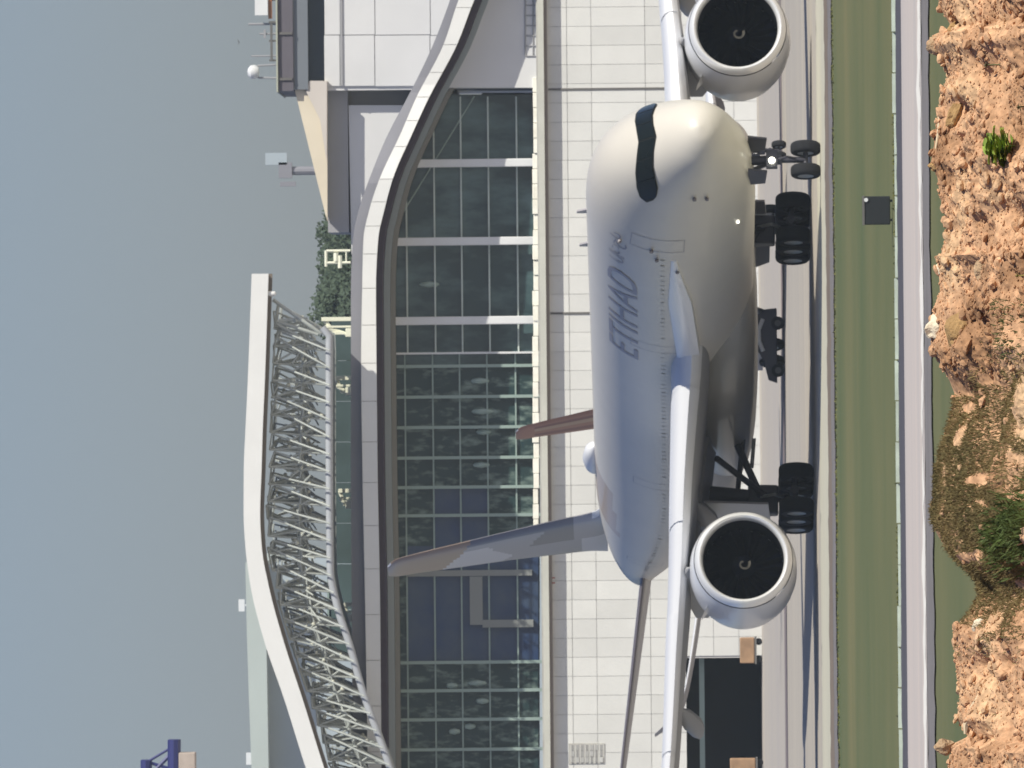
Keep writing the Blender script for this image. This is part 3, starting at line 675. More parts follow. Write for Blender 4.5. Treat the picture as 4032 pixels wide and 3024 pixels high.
def airliner(name, label, loc, psi, sc=1.0, axles=3, fin_z=1.0, main=True, flip=1, goldfin=True):
    A = thing(name, label, 'airliner', loc, psi - math.pi/2)
    A.scale = (sc, sc, sc)
    # fuselage
    st = [0,.03,.08,.14,.2,.3,.4,.5,.7,.85,1,1.25,1.5,1.75,2,2.3,2.6,3,3.5,4,4.7,5.5,6.5,7.5,8.5,9.5] + list(range(11,50,2)) + list(range(50,73)) + [73,73.4,73.8]
    b = MB(); NR = 72
    b.loft([[surf(a, 2*math.pi*k/NR) for k in range(NR)] for a in st])
    fo = b.build('fuselage', [BODY, BELLY, GOLDL, GOLD], A, smooth=True)
    for p in fo.data.polygons:
        c = p.center; a = -c.x
        if a > 50 and main:
            zc, rz, hw = sect(a); h = (c.z-zc)/rz
            if h > .80 - .02*(a-50) and a < 57: p.material_index = 2
            if a > 70: p.material_index = 1
    # belly fairing
    b = MB(); rings = []
    BF = [(20.5,2.5,3.4,.3),(22,2.35,3.8,1.7),(24.5,2.2,4.35,2.75),(28,2.12,4.75,3.25),(33,2.08,4.8,3.4),(38,2.10,4.7,3.35),(42,2.2,4.4,3.0),(45.5,2.4,3.9,2.2),(48,2.7,3.4,.8)]
    for a in [20.5+ (48-20.5)*i/26 for i in range(27)]:
        zb, zt, hw = smoothi(BF, a); zc=(zb+zt)/2; rz=(zt-zb)/2
        ring = []
        for k in range(36):
            t = 2*math.pi*k/36; cs, sn = math.cos(t), math.sin(t)
            ring.append((-a, hw*math.copysign(abs(cs)**.65, cs), zc+rz*math.copysign(abs(sn)**.65, sn)))
        rings.append(ring)
    b.loft(rings); b.build('belly_fairing', BELLY, A, smooth=True)
    for side in (-1, 1):  # raised white strip stands in for the reflection along the fuselage side
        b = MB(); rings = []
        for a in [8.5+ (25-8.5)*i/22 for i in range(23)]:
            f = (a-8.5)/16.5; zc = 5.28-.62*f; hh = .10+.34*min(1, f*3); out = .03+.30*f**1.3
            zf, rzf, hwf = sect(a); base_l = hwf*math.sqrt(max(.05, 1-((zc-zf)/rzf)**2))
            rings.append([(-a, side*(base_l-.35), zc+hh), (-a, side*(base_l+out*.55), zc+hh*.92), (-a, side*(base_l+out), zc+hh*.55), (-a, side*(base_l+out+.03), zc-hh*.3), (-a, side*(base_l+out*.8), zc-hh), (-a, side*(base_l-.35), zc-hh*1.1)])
        b.loft(rings); b.build('side_reflection_strip', WINGM, A, smooth=True)
    # cockpit glazing
    def zband(l):
        l = abs(l)*1.19
        t = interp([(0,6.50),(.5,6.56),(1.1,6.62),(1.6,6.58),(1.9,6.46),(2.08,6.22)], l)
        lo = interp([(0,5.86),(.6,5.96),(1.1,5.98),(1.5,5.90),(1.8,5.82),(2.0,5.86),(2.08,6.0)], l)
        return lo, t
    def patch(l0, l1, mrg, off, name, m, n=18, k=6):
        b = MB(); g = []
        for i in range(n+1):
            l = l0+(l1-l0)*i/n; lo, t = zband(l); lo += mrg; t -= mrg; row = []
            for j in range(k+1):
                z = lo+(t-lo)*j/k; row.append(Vector((-nose_a(l,z)+off, l*(1+off*.45), z)))
            g.append(row)
        vs = [v for r in g for v in r]; b.add(vs, [(i*(k+1)+j,(i+1)*(k+1)+j,(i+1)*(k+1)+j+1,i*(k+1)+j+1) for i in range(n) for j in range(k)])
        return b.build(name, m, A, smooth=True)
    patch(-1.745, 1.745, 0, .035, 'cockpit_surround', MASK, n=60)
    for a, c in ((-1.69,-1.25),(-1.21,-.66),(-.62,-.03),(.03,.62),(.66,1.21),(1.25,1.69)):
        patch(a, c, .05, .055, 'cockpit_window', CGLASS, n=8)
    # cabin windows
    src = None
    for side in (-1, 1):
        for i in range(88):
            a = 8.5 + i*.62
            if abs(a-21) < 1 or abs(a-44) < 1 or a > 62: continue
            th = side*math.radians(84); p = surf(a, th, .006)
            if src is None:
                q = MB(); q.lathe([(0,.01),(.0,.08),(0,.10)], (0,0,0), 'y', 8, cap=True); src = q.build('cabin_window', PWIN, A); o = src
            else: o = inst(src, 'cabin_window', A)
            o.location = p; o.scale = (.7, 1, .95); o.rotation_euler = (side*math.radians(6), 0, 0)
    # doors (outlined frames, proud by a finger)
    for side in (-1, 1):
        for a0 in (6.6, 20.9, 43.9, 59.5):
            b = MB()
            for (da, db, ta, tb_) in ((0,1.1,60,60.6),(0,1.1,98,98.6),(0,.04,60,98.6),(1.06,1.1,60,98.6)):
                n = 8; rows = []
                for i in range(n+1):
                    t = math.radians(ta+(tb_-ta)*i/n)*side
                    rows.append((surf(a0+da,t,.012), surf(a0+db,t,.012)))
                vs = [v for r in rows for v in r]; b.add(vs, [(2*i,2*i+1,2*i+3,2*i+2) for i in range(n)])
            b.build('door_outline', MGREY, A)
    # titles
    if main:
        def word(body, a_near, a_far, th_top, th_bot, name, label=None, rev=True):
            bm = text_mesh(body, 1.0)
            xs_ = [v.co.x for v in bm.verts]; ys_ = [v.co.y for v in bm.verts]; w0, w1, h0, h1 = min(xs_), max(xs_), min(ys_), max(ys_)
            for k in range(1, 8):
                bmesh.ops.bisect_plane(bm, geom=bm.verts[:]+bm.edges[:]+bm.faces[:], plane_co=(0,h0+(h1-h0)*k/8,0), plane_no=(0,1,0))
            for v in bm.verts:
                fx = (v.co.x-w0)/(w1-w0); fy = (v.co.y-h0)/(h1-h0)
                a = a_far + (a_near-a_far)*fx; t = math.radians(th_bot+(th_top-th_bot)*fy)
                v.co = surf(a, -t, .015)
            me = bpy.data.meshes.new(name); bm.to_mesh(me); bm.free(); me.materials.append(TITLE)
            o = bpy.data.objects.new(name, me); COL.objects.link(o); o.parent = A
            if label: o['label'] = label
        word('ETIHAD', 11.6, 24.0, 41, 66, 'title_lettering', 'dark airline title along the shaded side of the fuselage')
        word('\u0627\u0644\u0625\u062a\u062d\u0627\u062f', 7.4, 10.6, 43, 58, 'arabic_lettering', 'smaller dark Arabic title nearer the nose')
    # satcom radome
    if main:
        b = MB(); b.lathe([(-2.0,.02),(-1.7,.24),(-1.1,.42),(0,.50),(1.1,.42),(1.7,.24),(2.0,.02)], (-52.0,0,8.40), 'x', 20); b.build('satcom_radome', WINGM, A, smooth=True)
        for a, z, h in ((12,8.42,.35),(17,8.42,.3)):
            b = MB(); b.prism([(-a-.3,z-.03),(-a+.25,z-.03),(-a-.05,z+h),(-a-.3,z+h)], -.03, .03); b.build('blade_antenna', MGREY, A)
    # wings
    WT = [(2.2,4.62,1.7,20.3,15.0),(3,4.62,1.55,21.2,14.2),(5,4.78,1.3,22.7,12.6),(7.3,4.95,1.1,24.3,11.0),(10.2,5.10,.96,26.4,9.3),(12.5,5.28,.84,28.1,8.2),(16.4,5.56,.66,30.9,6.9),(22,6.25,.40,34.9,5.3),(28,7.2,.28,39.2,3.7),(31,8.0,.2,42.0,2.6),(32.0,8.9,.14,43.9,1.7),(32.35,10.0,.08,45.6,.8)]
    def foil(L, zc, t, le, ch, side, n=14):
        ring = []
        xs2 = [(.5-.5*math.cos(math.pi*i/n)) for i in range(n+1)]
        def th(x): return t*(1.4845*math.sqrt(x)-.63*x-1.758*x*x+1.4215*x**3-.5075*x**4)*1.0
        tw = .035
        for x in xs2: ring.append((-(le+ch*x), side*L, zc+th(x)-tw*ch*x+.25*t*math.sin(math.pi*x)*.5))
        for x in xs2[-2:0:-1]: ring.append((-(le+ch*x), side*L, zc-th(x)*.85-tw*ch*x+.25*t*math.sin(math.pi*x)*.5))
        return ring
    for side in (-1, 1):
        Ls = [2.2+ (32.35-2.2)*i/40 for i in range(41)]
        b = MB(); b.loft([foil(L, *smoothi(WT, L), side) for L in Ls])
        wo = b.build('wing', [WINGM, WINGG], A, smooth=True)
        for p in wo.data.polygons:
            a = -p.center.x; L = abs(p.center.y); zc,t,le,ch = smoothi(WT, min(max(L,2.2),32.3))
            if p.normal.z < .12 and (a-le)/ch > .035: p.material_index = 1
        # slats: proud leading edge skins with gaps
        for s0, s1 in ((4.2,8.6),(11.6,16.2),(16.35,20.9),(21.05,25.5),(25.65,30)):
            b = MB(); rings = []
            for i in range(9):
                L = s0+(s1-s0)*i/8; zc,t,le,ch = smoothi(WT, L); rg = foil(L,zc,t*1.05,le-.06,ch,side,n=14)
                N = len(rg); rings.append([rg[k] for k in (4,3,2,1,0,N-1,N-2)])
            vs = [v for r in rings for v in r]; b.add(vs, [(i*7+j,i*7+j+1,(i+1)*7+j+1,(i+1)*7+j) for i in range(8) for j in range(6)])
            b.build('slat', WINGM, A, smooth=True)
        for L in (6.6, 14.2, 18.6, 23.0):
            zc,t,le,ch = smoothi(WT, L); te = le+ch; zz_ = zc-.035*ch
            b = MB(); b.loft([[(-(te+x), side*L+.22*w_*math.cos(q), zz_+dz+.42*w_*math.sin(q)) for q in [2*math.pi*k/10 for k in range(10)]] for x, w_, dz in ((-4.6,.05,.1),(-3.6,.7,-.15),(-2.2,1,-.35),(-.8,.95,-.5),(.6,.55,-.62),(1.4,.04,-.7))])
            b.build('flap_track_fairing', WINGG, A, smooth=True)
        # flap, slightly drooped
        b = MB(); rings = []
        for i in range(7):
            L = 3.4+ (8.2-3.4)*i/6; zc,t,le,ch = smoothi(WT, L); te = le+ch; z0 = zc-.035*ch
            rings.append([(-(te-1.6),side*L,z0+.02),(-(te-.2),side*L,z0-.10),(-(te+1.2),side*L,z0-.45),(-(te+.1),side*L,z0-.30),(-(te-1.5),side*L,z0-.16)])
        b.loft(rings); b.build('flap', WINGG, A)
        # engine
        ex, ey, ez = -24.5, side*10.2, 2.78
        EN = bpy.data.objects.new('engine', None); COL.objects.link(EN); EN.parent = A; EN.location = (ex, ey, ez) if main else (-50, side*4.6, 6.3)
        def eb(b, name, m, smooth=True):
            return b.build(name, m, EN, smooth=smooth)
        b = MB(); b.lathe([(-.32,1.82),(-.16,1.765),(-.05,1.70),(0,1.635),(-.04,1.57),(-.14,1.525),(-.30,1.505)], (0,0,0), 'x', 72); eb(b, 'inlet_lip', LIP)
        b = MB(); b.lathe([(-.31,1.80),(-.37,1.81),(-.42,1.80)], (0,0,0), 'x', 48); eb(b, 'lip_seam', DGREY)
        b = MB(); b.lathe([(-.37,1.845),(-.7,1.91),(-1.4,1.985),(-2.4,2.0),(-3.4,1.93),(-4.4,1.76),(-5.1,1.56),(-5.12,1.50),(-4.4,1.60),(-3,1.6)], (0,0,0), 'x', 72); eb(b, 'nacelle', NACW)
        b = MB(); b.lathe([(-.305,1.50),(-.9,1.50),(-1.6,1.53),(-2.2,1.53)], (0,0,0), 'x', 56); b.lathe([(-2.2,1.53),(-2.2,.02)], (0,0,0), 'x', 40); eb(b, 'inlet_duct', INLET)
        b = MB()
        for k in range(22):
            t = 2*math.pi*k/22
            def bp(r, dt, x): return (x, r*math.cos(t+dt), r*math.sin(t+dt))
            b.add([bp(.42,-.10,-1.35),bp(.42,.16,-1.75),bp(.95,.05,-1.25),bp(.95,.24,-1.7),bp(1.46,.10,-1.35),bp(1.46,.30,-1.6)], [(0,1,3,2),(2,3,5,4)])
        eb(b, 'fan', FANM, smooth=False)
        b = MB(); b.lathe([(-.85,.01),(-.95,.10),(-1.15,.26),(-1.4,.42),(-1.7,.46)], (0,0,0), 'x', 24); eb(b, 'spinner', FANM)
        b = MB(); rows = []
        for i in range(20):
            f = i/19; th = f*5.2; r = .05+.20*f; rows.append([(-(.85+.98*r)+.03, rr_*math.cos(th), rr_*math.sin(th)) for rr_ in (r-.03-.02*f, r+.03+.02*f)])
        vs = [v for r in rows for v in r]; b.add(vs, [(2*i,2*i+1,2*i+3,2*i+2) for i in range(19)]); eb(b, 'spinner_swirl', SWIRL)
        b = MB(); b.lathe([(-4.2,1.35),(-5.6,1.05),(-6.6,.80),(-6.62,.74),(-5.8,.7)], (0,0,0), 'x', 36); b.lathe([(-5.8,.5),(-6.8,.42),(-7.8,.05)], (0,0,0), 'x', 20); eb(b, 'core_nozzle', GEARL)
        # strakes
        for sg in (1,-1):
            b = MB(); t = math.radians(48)*sg; r = 1.96
            c0 = Vector((-1.3, -r*math.sin(t), r*math.cos(t))); nn = Vector((0,-math.sin(t),math.cos(t)))
            b.add([c0, c0+Vector((-1.5,0,0)), c0+Vector((-1.5,0,0))+nn*.38, c0+Vector((-.9,0,0))+nn*.34], [(0,1,2,3)]); eb(b, 'strake', NACW, smooth=False)
        # pylon
        b = MB(); rings = []
        for x, zt_, zb_, hw in ((-1.6,2.02,1.85,.03),(-2.6,2.3,1.8,.24),(-4.0,2.45,1.5,.34),(-5.6,2.2,1.0,.34),(-7.5,1.95,.9,.28),(-10,1.75,1.3,.10)):
            rings.append([(x,-hw,zb_),(x,-hw,zt_),(x,0,zt_+hw*.5),(x,hw,zt_),(x,hw,zb_)])
        b.loft(rings)
        if main: eb(b, 'pylon', WINGG)
        else: b = MB(); b.box(-4.5,-1.2,-side*2.2 if side>0 else 1.4,-side*1.4 if side>0 else 2.2,-.15,.15); eb(b, 'stub_pylon', WINGG, smooth=False)
    # fin
    FZ = [(8.0,60.2,69.2,.44),(8.5,61.8,69.1,.42),(10,63.3,69.7,.38),(12,65.3,70.7,.33),(14,67.4,71.9,.28),(16,69.5,73.1,.22),(16.8,70.5,73.6,.17),(17.08,71.6,73.6,.06)]
    b = MB(); rings = []
    Zs = [8+9.08*i/60 for i in range(61)]
    for z in Zs:
        le, te, t = smoothi(FZ, z); n = 16; ring = []
        xs2 = [i/n for i in range(n+1)]
        def th(x): return t*(1.4845*math.sqrt(x)-.63*x-1.758*x*x+1.4215*x**3-.5075*x**4)*2
        zz2 = 8+(z-8)*fin_z
        for x in xs2: ring.append((-(le+(te-le)*x), th(x)*.5+.01, zz2))
        for x in xs2[-2:0:-1]: ring.append((-(le+(te-le)*x), -th(x)*.5-.01, zz2))
        rings.append(ring)
    b.loft(rings); fi = b.build('fin', [BODY, GOLD if main else REDB, LGREY, MGREY, DGREY if main else REDD, GOLDL if main else REDL, WINGM], A, smooth=True)
    for p in fi.data.polygons:
        c = p.center; z = 8+(c.z-8)/fin_z; le, te, t = smoothi(FZ, z); x = (-c.x-le)/max(te-le,.1)
        k = 0
        if z > 13.6 + 1.3*x: k = 1
        elif z > 12.0 + 1.7*abs(x-.75)*1.4 - .2 and x > .25: k = 2
        elif z > 10.2 + 2.2*x: k = 3 if x > .12 else 4
        elif z > 9.4 and x < .5: k = 4
        elif z > 9.0: k = 3
        else: k = 2 if x > .5 else 3
        if not main: k = 1 if z > 16 else [1,4,5,1,4,1][max(0,min(5,int(x*5.9)))]
        if x < .03: k = 6
        p.material_index = k
    # tailplane
    for side in (-1, 1):
        b = MB(); b.loft([foil(L, 6.32+.135*L, .34-.018*L, 64.2+.62*L, 6.2-.38*L, side, n=8) for L in [.6+ (9.6-.6)*i/10 for i in range(11)]])
        b.build('tailplane', DGREY if main else WINGG, A, smooth=True)
    b = MB(); b.lathe([(0,.33),(-.35,.26),(-.4,.2),(0,.2)], (-73.8,0,6.58), 'x', 16); b.build('tail_exhaust', GEARL, A, smooth=True)
    # wheels
    def wheel(par, x, y, r, wd):
        g = bpy.data.objects.new('wheel', None); COL.objects.link(g); g.parent = par; g.location = (x, y, r)
        b = MB(); b.lathe([(-wd/2,r*.55),(-wd/2,r*.86),(-wd*.40,r*.96),(-wd*.22,r),(0,r*1.0),(wd*.22,r),(wd*.40,r*.96),(wd/2,r*.86),(wd/2,r*.55)], (0,0,0), 'y', 32)
        b.build('tyre', TYRE, g, smooth=True)
        b = MB(); b.lathe([(-wd*.40,.02),(-wd*.36,r*.3),(-wd*.46,r*.56),(wd*.46,r*.56),(wd*.36,r*.3),(wd*.40,.02)], (0,0,0), 'y', 20); b.build('rim', HUB, g, smooth=True)
    for side in (-1, 1):
        y0 = side*5.3
        for k in range(axles):
            xx = -36.2 + (k-(axles-1)/2)*1.45
            for dw in (-.66, .66): wheel(A, xx, y0+dw, .67 if axles > 1 else .95, .58)
        b = MB(); b.tube((-36.2-(axles-1)*.73-.1,y0,.75),(-36.2+(axles-1)*.73+.1,y0,.75),.17,10)
        for k in range(axles): xx = -36.2 + (k-(axles-1)/2)*1.45; b.tube((xx,y0-.7,.72),(xx,y0+.7,.72),.11,8)
        b.build('bogie_beam', GEAR, A, smooth=True)
        b = MB(); b.tube((-36.2,y0,.75),(-36.2,y0,2.4),.17,12); b.tube((-36.2,y0,1.9),(-36.3,y0-side*.3,4.5),.29,12); b.build('main_leg', GEAR, A, smooth=True)
        if main: b = MB(); b.prism([(-36.6,1.35),(-36.0,1.35),(-35.9,2.5),(-36.7,2.5)], y0-.62, y0+.5); b.build('leg_housing', GEAR, A, bevel=.08)
        b = MB(); b.tube((-36.0,y0,2.0),(-35.6,side*2.6,3.2),.14,8); b.tube((-36.2,y0-side*.2,2.9),(-35.6,side*2.5,2.6),.10,8); b.tube((-36.2,y0,1.7),(-33.2,y0-side*.9,3.7),.12,8); b.build('side_brace', GEAR, A, smooth=True)
        b = MB(); b.tube((-36.0,y0,1.15),(-35.5,y0,1.5),.06,6); b.tube((-35.5,y0,1.5),(-35.9,y0,2.0),.06,6); b.tube((-35.8,side*4.2,2.35),(-35.5,side*3.1,2.25),.08,6); b.build('torque_link', GEARL, A, smooth=True)
        b = MB(); yo = y0+side*.62; b.prism([(-38.4,1.6),(-34.3,1.75),(-33.9,4.2),(-38.9,4.2)], yo-.04, yo+.04); b.build('leg_door', MGREY, A)
        b = MB(); yi = side*2.35; b.add([(-34.0,yi,2.2),(-38.9,yi,2.2),(-38.6,yi+side*.35,1.0),(-34.3,yi+side*.35,1.0),(-34.0,yi+.05,2.2),(-38.9,yi+.05,2.2),(-38.6,yi+side*.35+.05,1.0),(-34.3,yi+side*.35+.05,1.0)], [(0,1,2,3),(4,7,6,5),(0,3,7,4),(1,5,6,2),(3,2,6,7),(0,4,5,1)])
        if not main: b.build('bay_door', WINGG, A)
    for dw in (-.42, .42): wheel(A, -4.9, dw, .54, .40)
    b = MB(); b.tube((-4.9,-.45,.54),(-4.9,.45,.54),.09,8); b.tube((-4.9,0,.54),(-4.9,0,1.5),.11,10); b.tube((-4.9,0,1.4),(-5.0,0,2.8),.17,10); b.build('nose_leg', GEAR, A, smooth=True)
    b = MB(); b.tube((-4.8,0,1.5),(-6.6,0,2.6),.09,8); b.tube((-4.7,0,.9),(-4.45,0,1.2),.05,6); b.tube((-4.45,0,1.2),(-4.75,0,1.5),.05,6); b.box(-4.95,-4.7,-.32,.32,1.55,1.95); b.build('nose_brace', GEAR, A)
    for s in (-1, 1):
        b = MB(); b.prism([(-3.8,2.6),(-6.0,2.6),(-5.8,1.98),(-4.1,1.92)], s*.6-.03, s*.6+.03); b.build('nose_gear_door', GEAR, A)
    if main:
        b = MB(); b.lathe([(-.02,.10),(.06,.12),(.07,.01)], (-4.6,-.1,1.75), 'x', 14); b.build('landing_light', LAMPM, A)
        p = surf(7.4, -math.radians(142), .02); b = MB(); b.lathe([(-.05,.05),(.05,.05),(.06,.01)], p, 'x', 12); b.build('flank_glow_disc', LAMPM, A)  # small emissive disc at a bright spot low on the flank
        # small probes and ports on the nose flank
        for a, th in ((7.6,-76),(7.9,-52),(8.4,-80),(9.6,-94),(3.2,-100),(3.4,-112)):
            p = surf(a, math.radians(th), .02); b = MB(); b.tube(p, p+Vector((.02,(-.10 if th<0 else .1),0)), .07, 6); b.tube(p+Vector((-.2,0,.03)), p+Vector((.25,(-.12 if th<0 else .12),0)), .03, 5); b.build('probe', DGREY, A)
    return A
airliner('airliner', 'wide body airliner taxiing nose towards the camera with wheels down', (9.03, 424.7, 0), math.radians(13.3))
airliner('airliner', 'smaller airliner parked behind, only its brown striped fin and wheels showing', (11.4, 541.6, 0), math.radians(18.0), sc=.62, axles=1, fin_z=1.40, main=False)

# ------------------------------------------------------------------ taxiway sign on the grass
p = at(3503, 828, 300); 
sg = thing('taxiway_sign', 'black square sign back standing on the grass beside the road', 'sign', (p.x, 300, -.03))
b = MB(); hw = 112/2/F*300; b.box(-hw, hw, -.09, .09, .06, .74); b.build('panel', SIGNB, sg, bevel=.02)
for s in (-.24, .24):
    b = MB(); b.box(s-.03, s+.03, -.05, .05, -.05, .055); b.build('leg', SIGNB, sg)
b = MB(); b.box(-hw-.012, hw+.012, -.11, .11, .70, .755); b.build('top_frame', DARKJ, sg)
b = MB(); b.lathe([(-.03,.001),(-.03,.05),(0,.05)], (hw-.09,-.095,.66), 'y', 12, cap=True); b.build('white_marker', COLM, sg)
p = at(3090, 1365, 561); tw = thing('tow_tractor', 'dark low ground tug with a pale curved hood seen under the airliner belly', 'tow tractor', (p.x, 561, 0), group=None)
b = MB(); b.prism([(-1.7,.35),(-1.55,.75),(-.7,.95),(.2,1.45),(1.3,1.5),(1.75,.9),(1.8,.35)], -.9, .9); b.build('body', GEAR, tw, bevel=.05)
b = MB(); b.path([(-.2,-.95,1.0),(.25,-.98,1.18),(.8,-.98,1.2),(1.3,-.95,1.0)], .10, 8); b.build('hood_trim', COLM, tw, smooth=True)
for x in (-1.1, 1.1):
    for y in (-.85, .85):
        b = MB(); b.lathe([(-.15,.05),(-.15,.31),(.15,.31),(.15,.05)], (x,y,.31), 'y', 20); b.build('tyre', TYRE, tw, smooth=True)
        b = MB(); b.lathe([(-.17,.01),(-.17,.15),(.17,.15),(.17,.01)], (x,y,.31), 'y', 14); b.build('rim', DARKJ, tw)
# orange loading equipment in the bay
for py, v0, v1, lab in ((2560,2905,2962,'blurry orange cargo box at the right side of the dark bay'),(3035,2890,2990,'orange cargo box at the left edge of the dark bay')):
    p = at(v1, py, YF-2); h = (v1-v0)/67
    g = thing('cargo_cart', lab, 'cargo cart', (p.x, YF-2, 0))
    b = MB(); b.box(-.75,.75,-.6,.6,.45,.45+h); b.build('box', ORANGE, g, bevel=.06)
    b = MB(); b.box(-.8,.8,-.65,.65,.33,.44); b.build('deck', DARKJ, g)
    for x in (-.5,.5):
        for y in (-.45,.45):
            b = MB(); b.lathe([(-.06,.02),(-.06,.2),(.06,.2),(.06,.02)], (x,y,.2), 'y', 12); b.build('wheel', TYRE, g)

# ------------------------------------------------------------------ foreground soil ridge
RG = [(-200,3700),(0,3694),(60,3715),(110,3736),(135,3672),(180,3665),(230,3703),(300,3730),(370,3702),(480,3686),(570,3677),(640,3664),(700,3690),(780,3700),(850,3730),(900,3733),(1000,3704),(1010,3676),(1040,3692),(1150,3700),(1220,3672),(1300,3678),(1370,3660),(1420,3692),(1500,3738),(1550,3757),(1640,3742),(1760,3702),(1850,3682),(1950,3680),(2000,3665),(2060,3669),(2110,3692),(2200,3752),(2230,3790),(2290,3846),(2350,3858),(2370,3842),(2430,3805),(2490,3752),(2560,3757),(2650,3768),(2750,3778),(2830,3765),(2900,3802),(2935,3735),(2970,3743),(3024,3731),(3250,3720)]
YR = 60.0
def ridge_x(py): return at(3700, py, YR).x
RX = sorted([(at(v, py, YR).x, at(v, py, YR).z) for py, v in RG])
def fbm(x, y, s, o=4):
    return noise.fractal(Vector((x*s, y*s, 3.1)), 1.0, 2.0, o)
PITS = []
for _px, _py, _r, _d in ((3765,100,.045,.10),(3745,140,.03,.06),(3765,425,.05,.11),(3790,470,.03,.07),(3760,560,.035,.08),(3800,640,.05,.10),(3835,690,.03,.07),(3860,1270,.05,.08),(3855,1075,.035,.06),(3800,1120,.03,.05),(3790,820,.03,.05),(3850,2620,.045,.09),(3835,2890,.05,.10),(3960,2790,.06,.09),(3930,2600,.03,.05),(3990,2850,.05,.08),(3900,880,.03,.05),(3960,1000,.03,.05)):
    _x = at(_px, _py, YR).x; _y = YR - max(0, (_px - interp(RG, _py)))/235; PITS.append((_x, _y, _r, _d))
def soil_z(x, y):
    zr = interp(RX, x) if RX[0][0] < x < RX[-1][0] else (RX[0][1] if x <= RX[0][0] else RX[-1][1])
    t = (YR - y)
    if t >= 0:
        base = zr - min(t,2.4)*.27 - max(0,t-2.4)*.02
    else: base = zr + t*.65
    k = min(1, abs(t)/.35)
    if -2.3 < x < 2.3 and -.3 < t < 2.4:
        for _x, _y, _r, _d in PITS:
            q = ((x-_x)/_r)**2 + ((y-_y)/(_r*2.2))**2
            if q < 6: base -= _d*math.exp(-q)
    n1 = noise.noise(Vector((x*9, y*9, 7))); n2 = noise.noise(Vector((x*22, y*22, 3)))
    lump = noise.noise(Vector((x*4.5, y*4.5, 0)))*.075 + noise.noise(Vector((x*1.9, y*1.9, 4)))*.08 - max(0, n1-.1)*.07 - max(0, n2-.15)*.04 + noise.noise(Vector((x*55, y*55, 2)))*.009 + .015
    return max(base + lump*k, -.2 if y > YR else 2.2)
def soil_patch(name, x0, x1, y0, y1, nx_, ny_):
    b = MB()
    vs = []
    for j in range(ny_+1):
        f = j/ny_; y = y0+(y1-y0)*f
        for i in range(nx_+1):
            x = x0+(x1-x0)*i/nx_; vs.append((x, y, soil_z(x, y)))
    b.add(vs, [(j*(nx_+1)+i, j*(nx_+1)+i+1, (j+1)*(nx_+1)+i+1, (j+1)*(nx_+1)+i) for j in range(ny_) for i in range(nx_)])
    return b.build(name, SOIL, kind='structure', smooth=True)
soil_patch('soil_ridge', -2.4, 2.4, 57.4, 60.5, 600, 380)
soil_patch('soil_bank', -2.4, 2.4, 52.5, 57.4, 120, 100)
b = MB()
vs = []; nxx, nyy = 60, 60
for j in range(nyy+1):
    y = 20+ (52.5-20)*j/nyy
    for i in range(nxx+1):
        x = -30+i; vs.append((x, y, soil_z(x, y)*1.0 if y > 45 else min(soil_z(x,45)+.2*noise.noise(Vector((x*.3,y*.3,0))), 4.0)))
b.add(vs, [(j*(nxx+1)+i, j*(nxx+1)+i+1, (j+1)*(nxx+1)+i+1, (j+1)*(nxx+1)+i) for j in range(nyy) for i in range(nxx)])
b.build('soil_bank', SOIL, kind='structure', smooth=True)
for sx0, sx1 in ((-30,-2.4),(2.4,30)):
    soil_patch('soil_bank', sx0, sx1, 52.5, 68, 140, 40)
soil_patch('soil_back_slope', -2.4, 2.4, 60.5, 68, 60, 30)
# clods
def rock_mesh(seed, n=1, sq=(1,.8,.7), amp=.35):
    bm = bmesh.new(); bmesh.ops.create_icosphere(bm, subdivisions=n, radius=1)
    for v in bm.verts:
        d = 1 + amp*noise.noise(v.co*1.4+Vector((seed*3.1,seed,0))) + amp*.4*noise.noise(v.co*3.7+Vector((0,seed*2.3,0)))
        v.co = Vector((v.co.x*sq[0], v.co.y*sq[1], v.co.z*sq[2]))*d
    vs = [v.co.copy() for v in bm.verts]; fs = [tuple(v.index for v in f.verts) for f in bm.faces]; bm.free(); return vs, fs
protos = [rock_mesh(s, 1) for s in range(10)]; protos2 = [rock_mesh(s+20, 2) for s in range(8)]
cl = MB()
for i in range(19000):
    x = R.uniform(-2.15, 2.15); y = YR - (R.random()**1.1)*2.2 + R.uniform(0,.08)
    s = R.paretovariate(2.2)*.0042; s = min(s, .034)
    py = 1512 - x/60*F
    if 1500 < py < 2420 and R.random() < .82: continue
    vs, fs = R.choice(protos2 if s > .02 else protos); a = R.uniform(0,6.28); ca, sa = math.cos(a), math.sin(a)
    z = soil_z(x,y)+s*.25; t = R.uniform(-.5,.5); kz = R.uniform(.6,1.1)
    cl.add([(x+(v.x*ca-v.y*sa)*s, y+(v.x*sa+v.y*ca)*s, z+(v.z*kz+v.x*t)*s) for v in vs], fs)
o = cl.build('soil_clods', SOIL, kind='stuff'); tag(o, 'loose red brown clods and crumbs scattered over the soil ridge', 'soil')
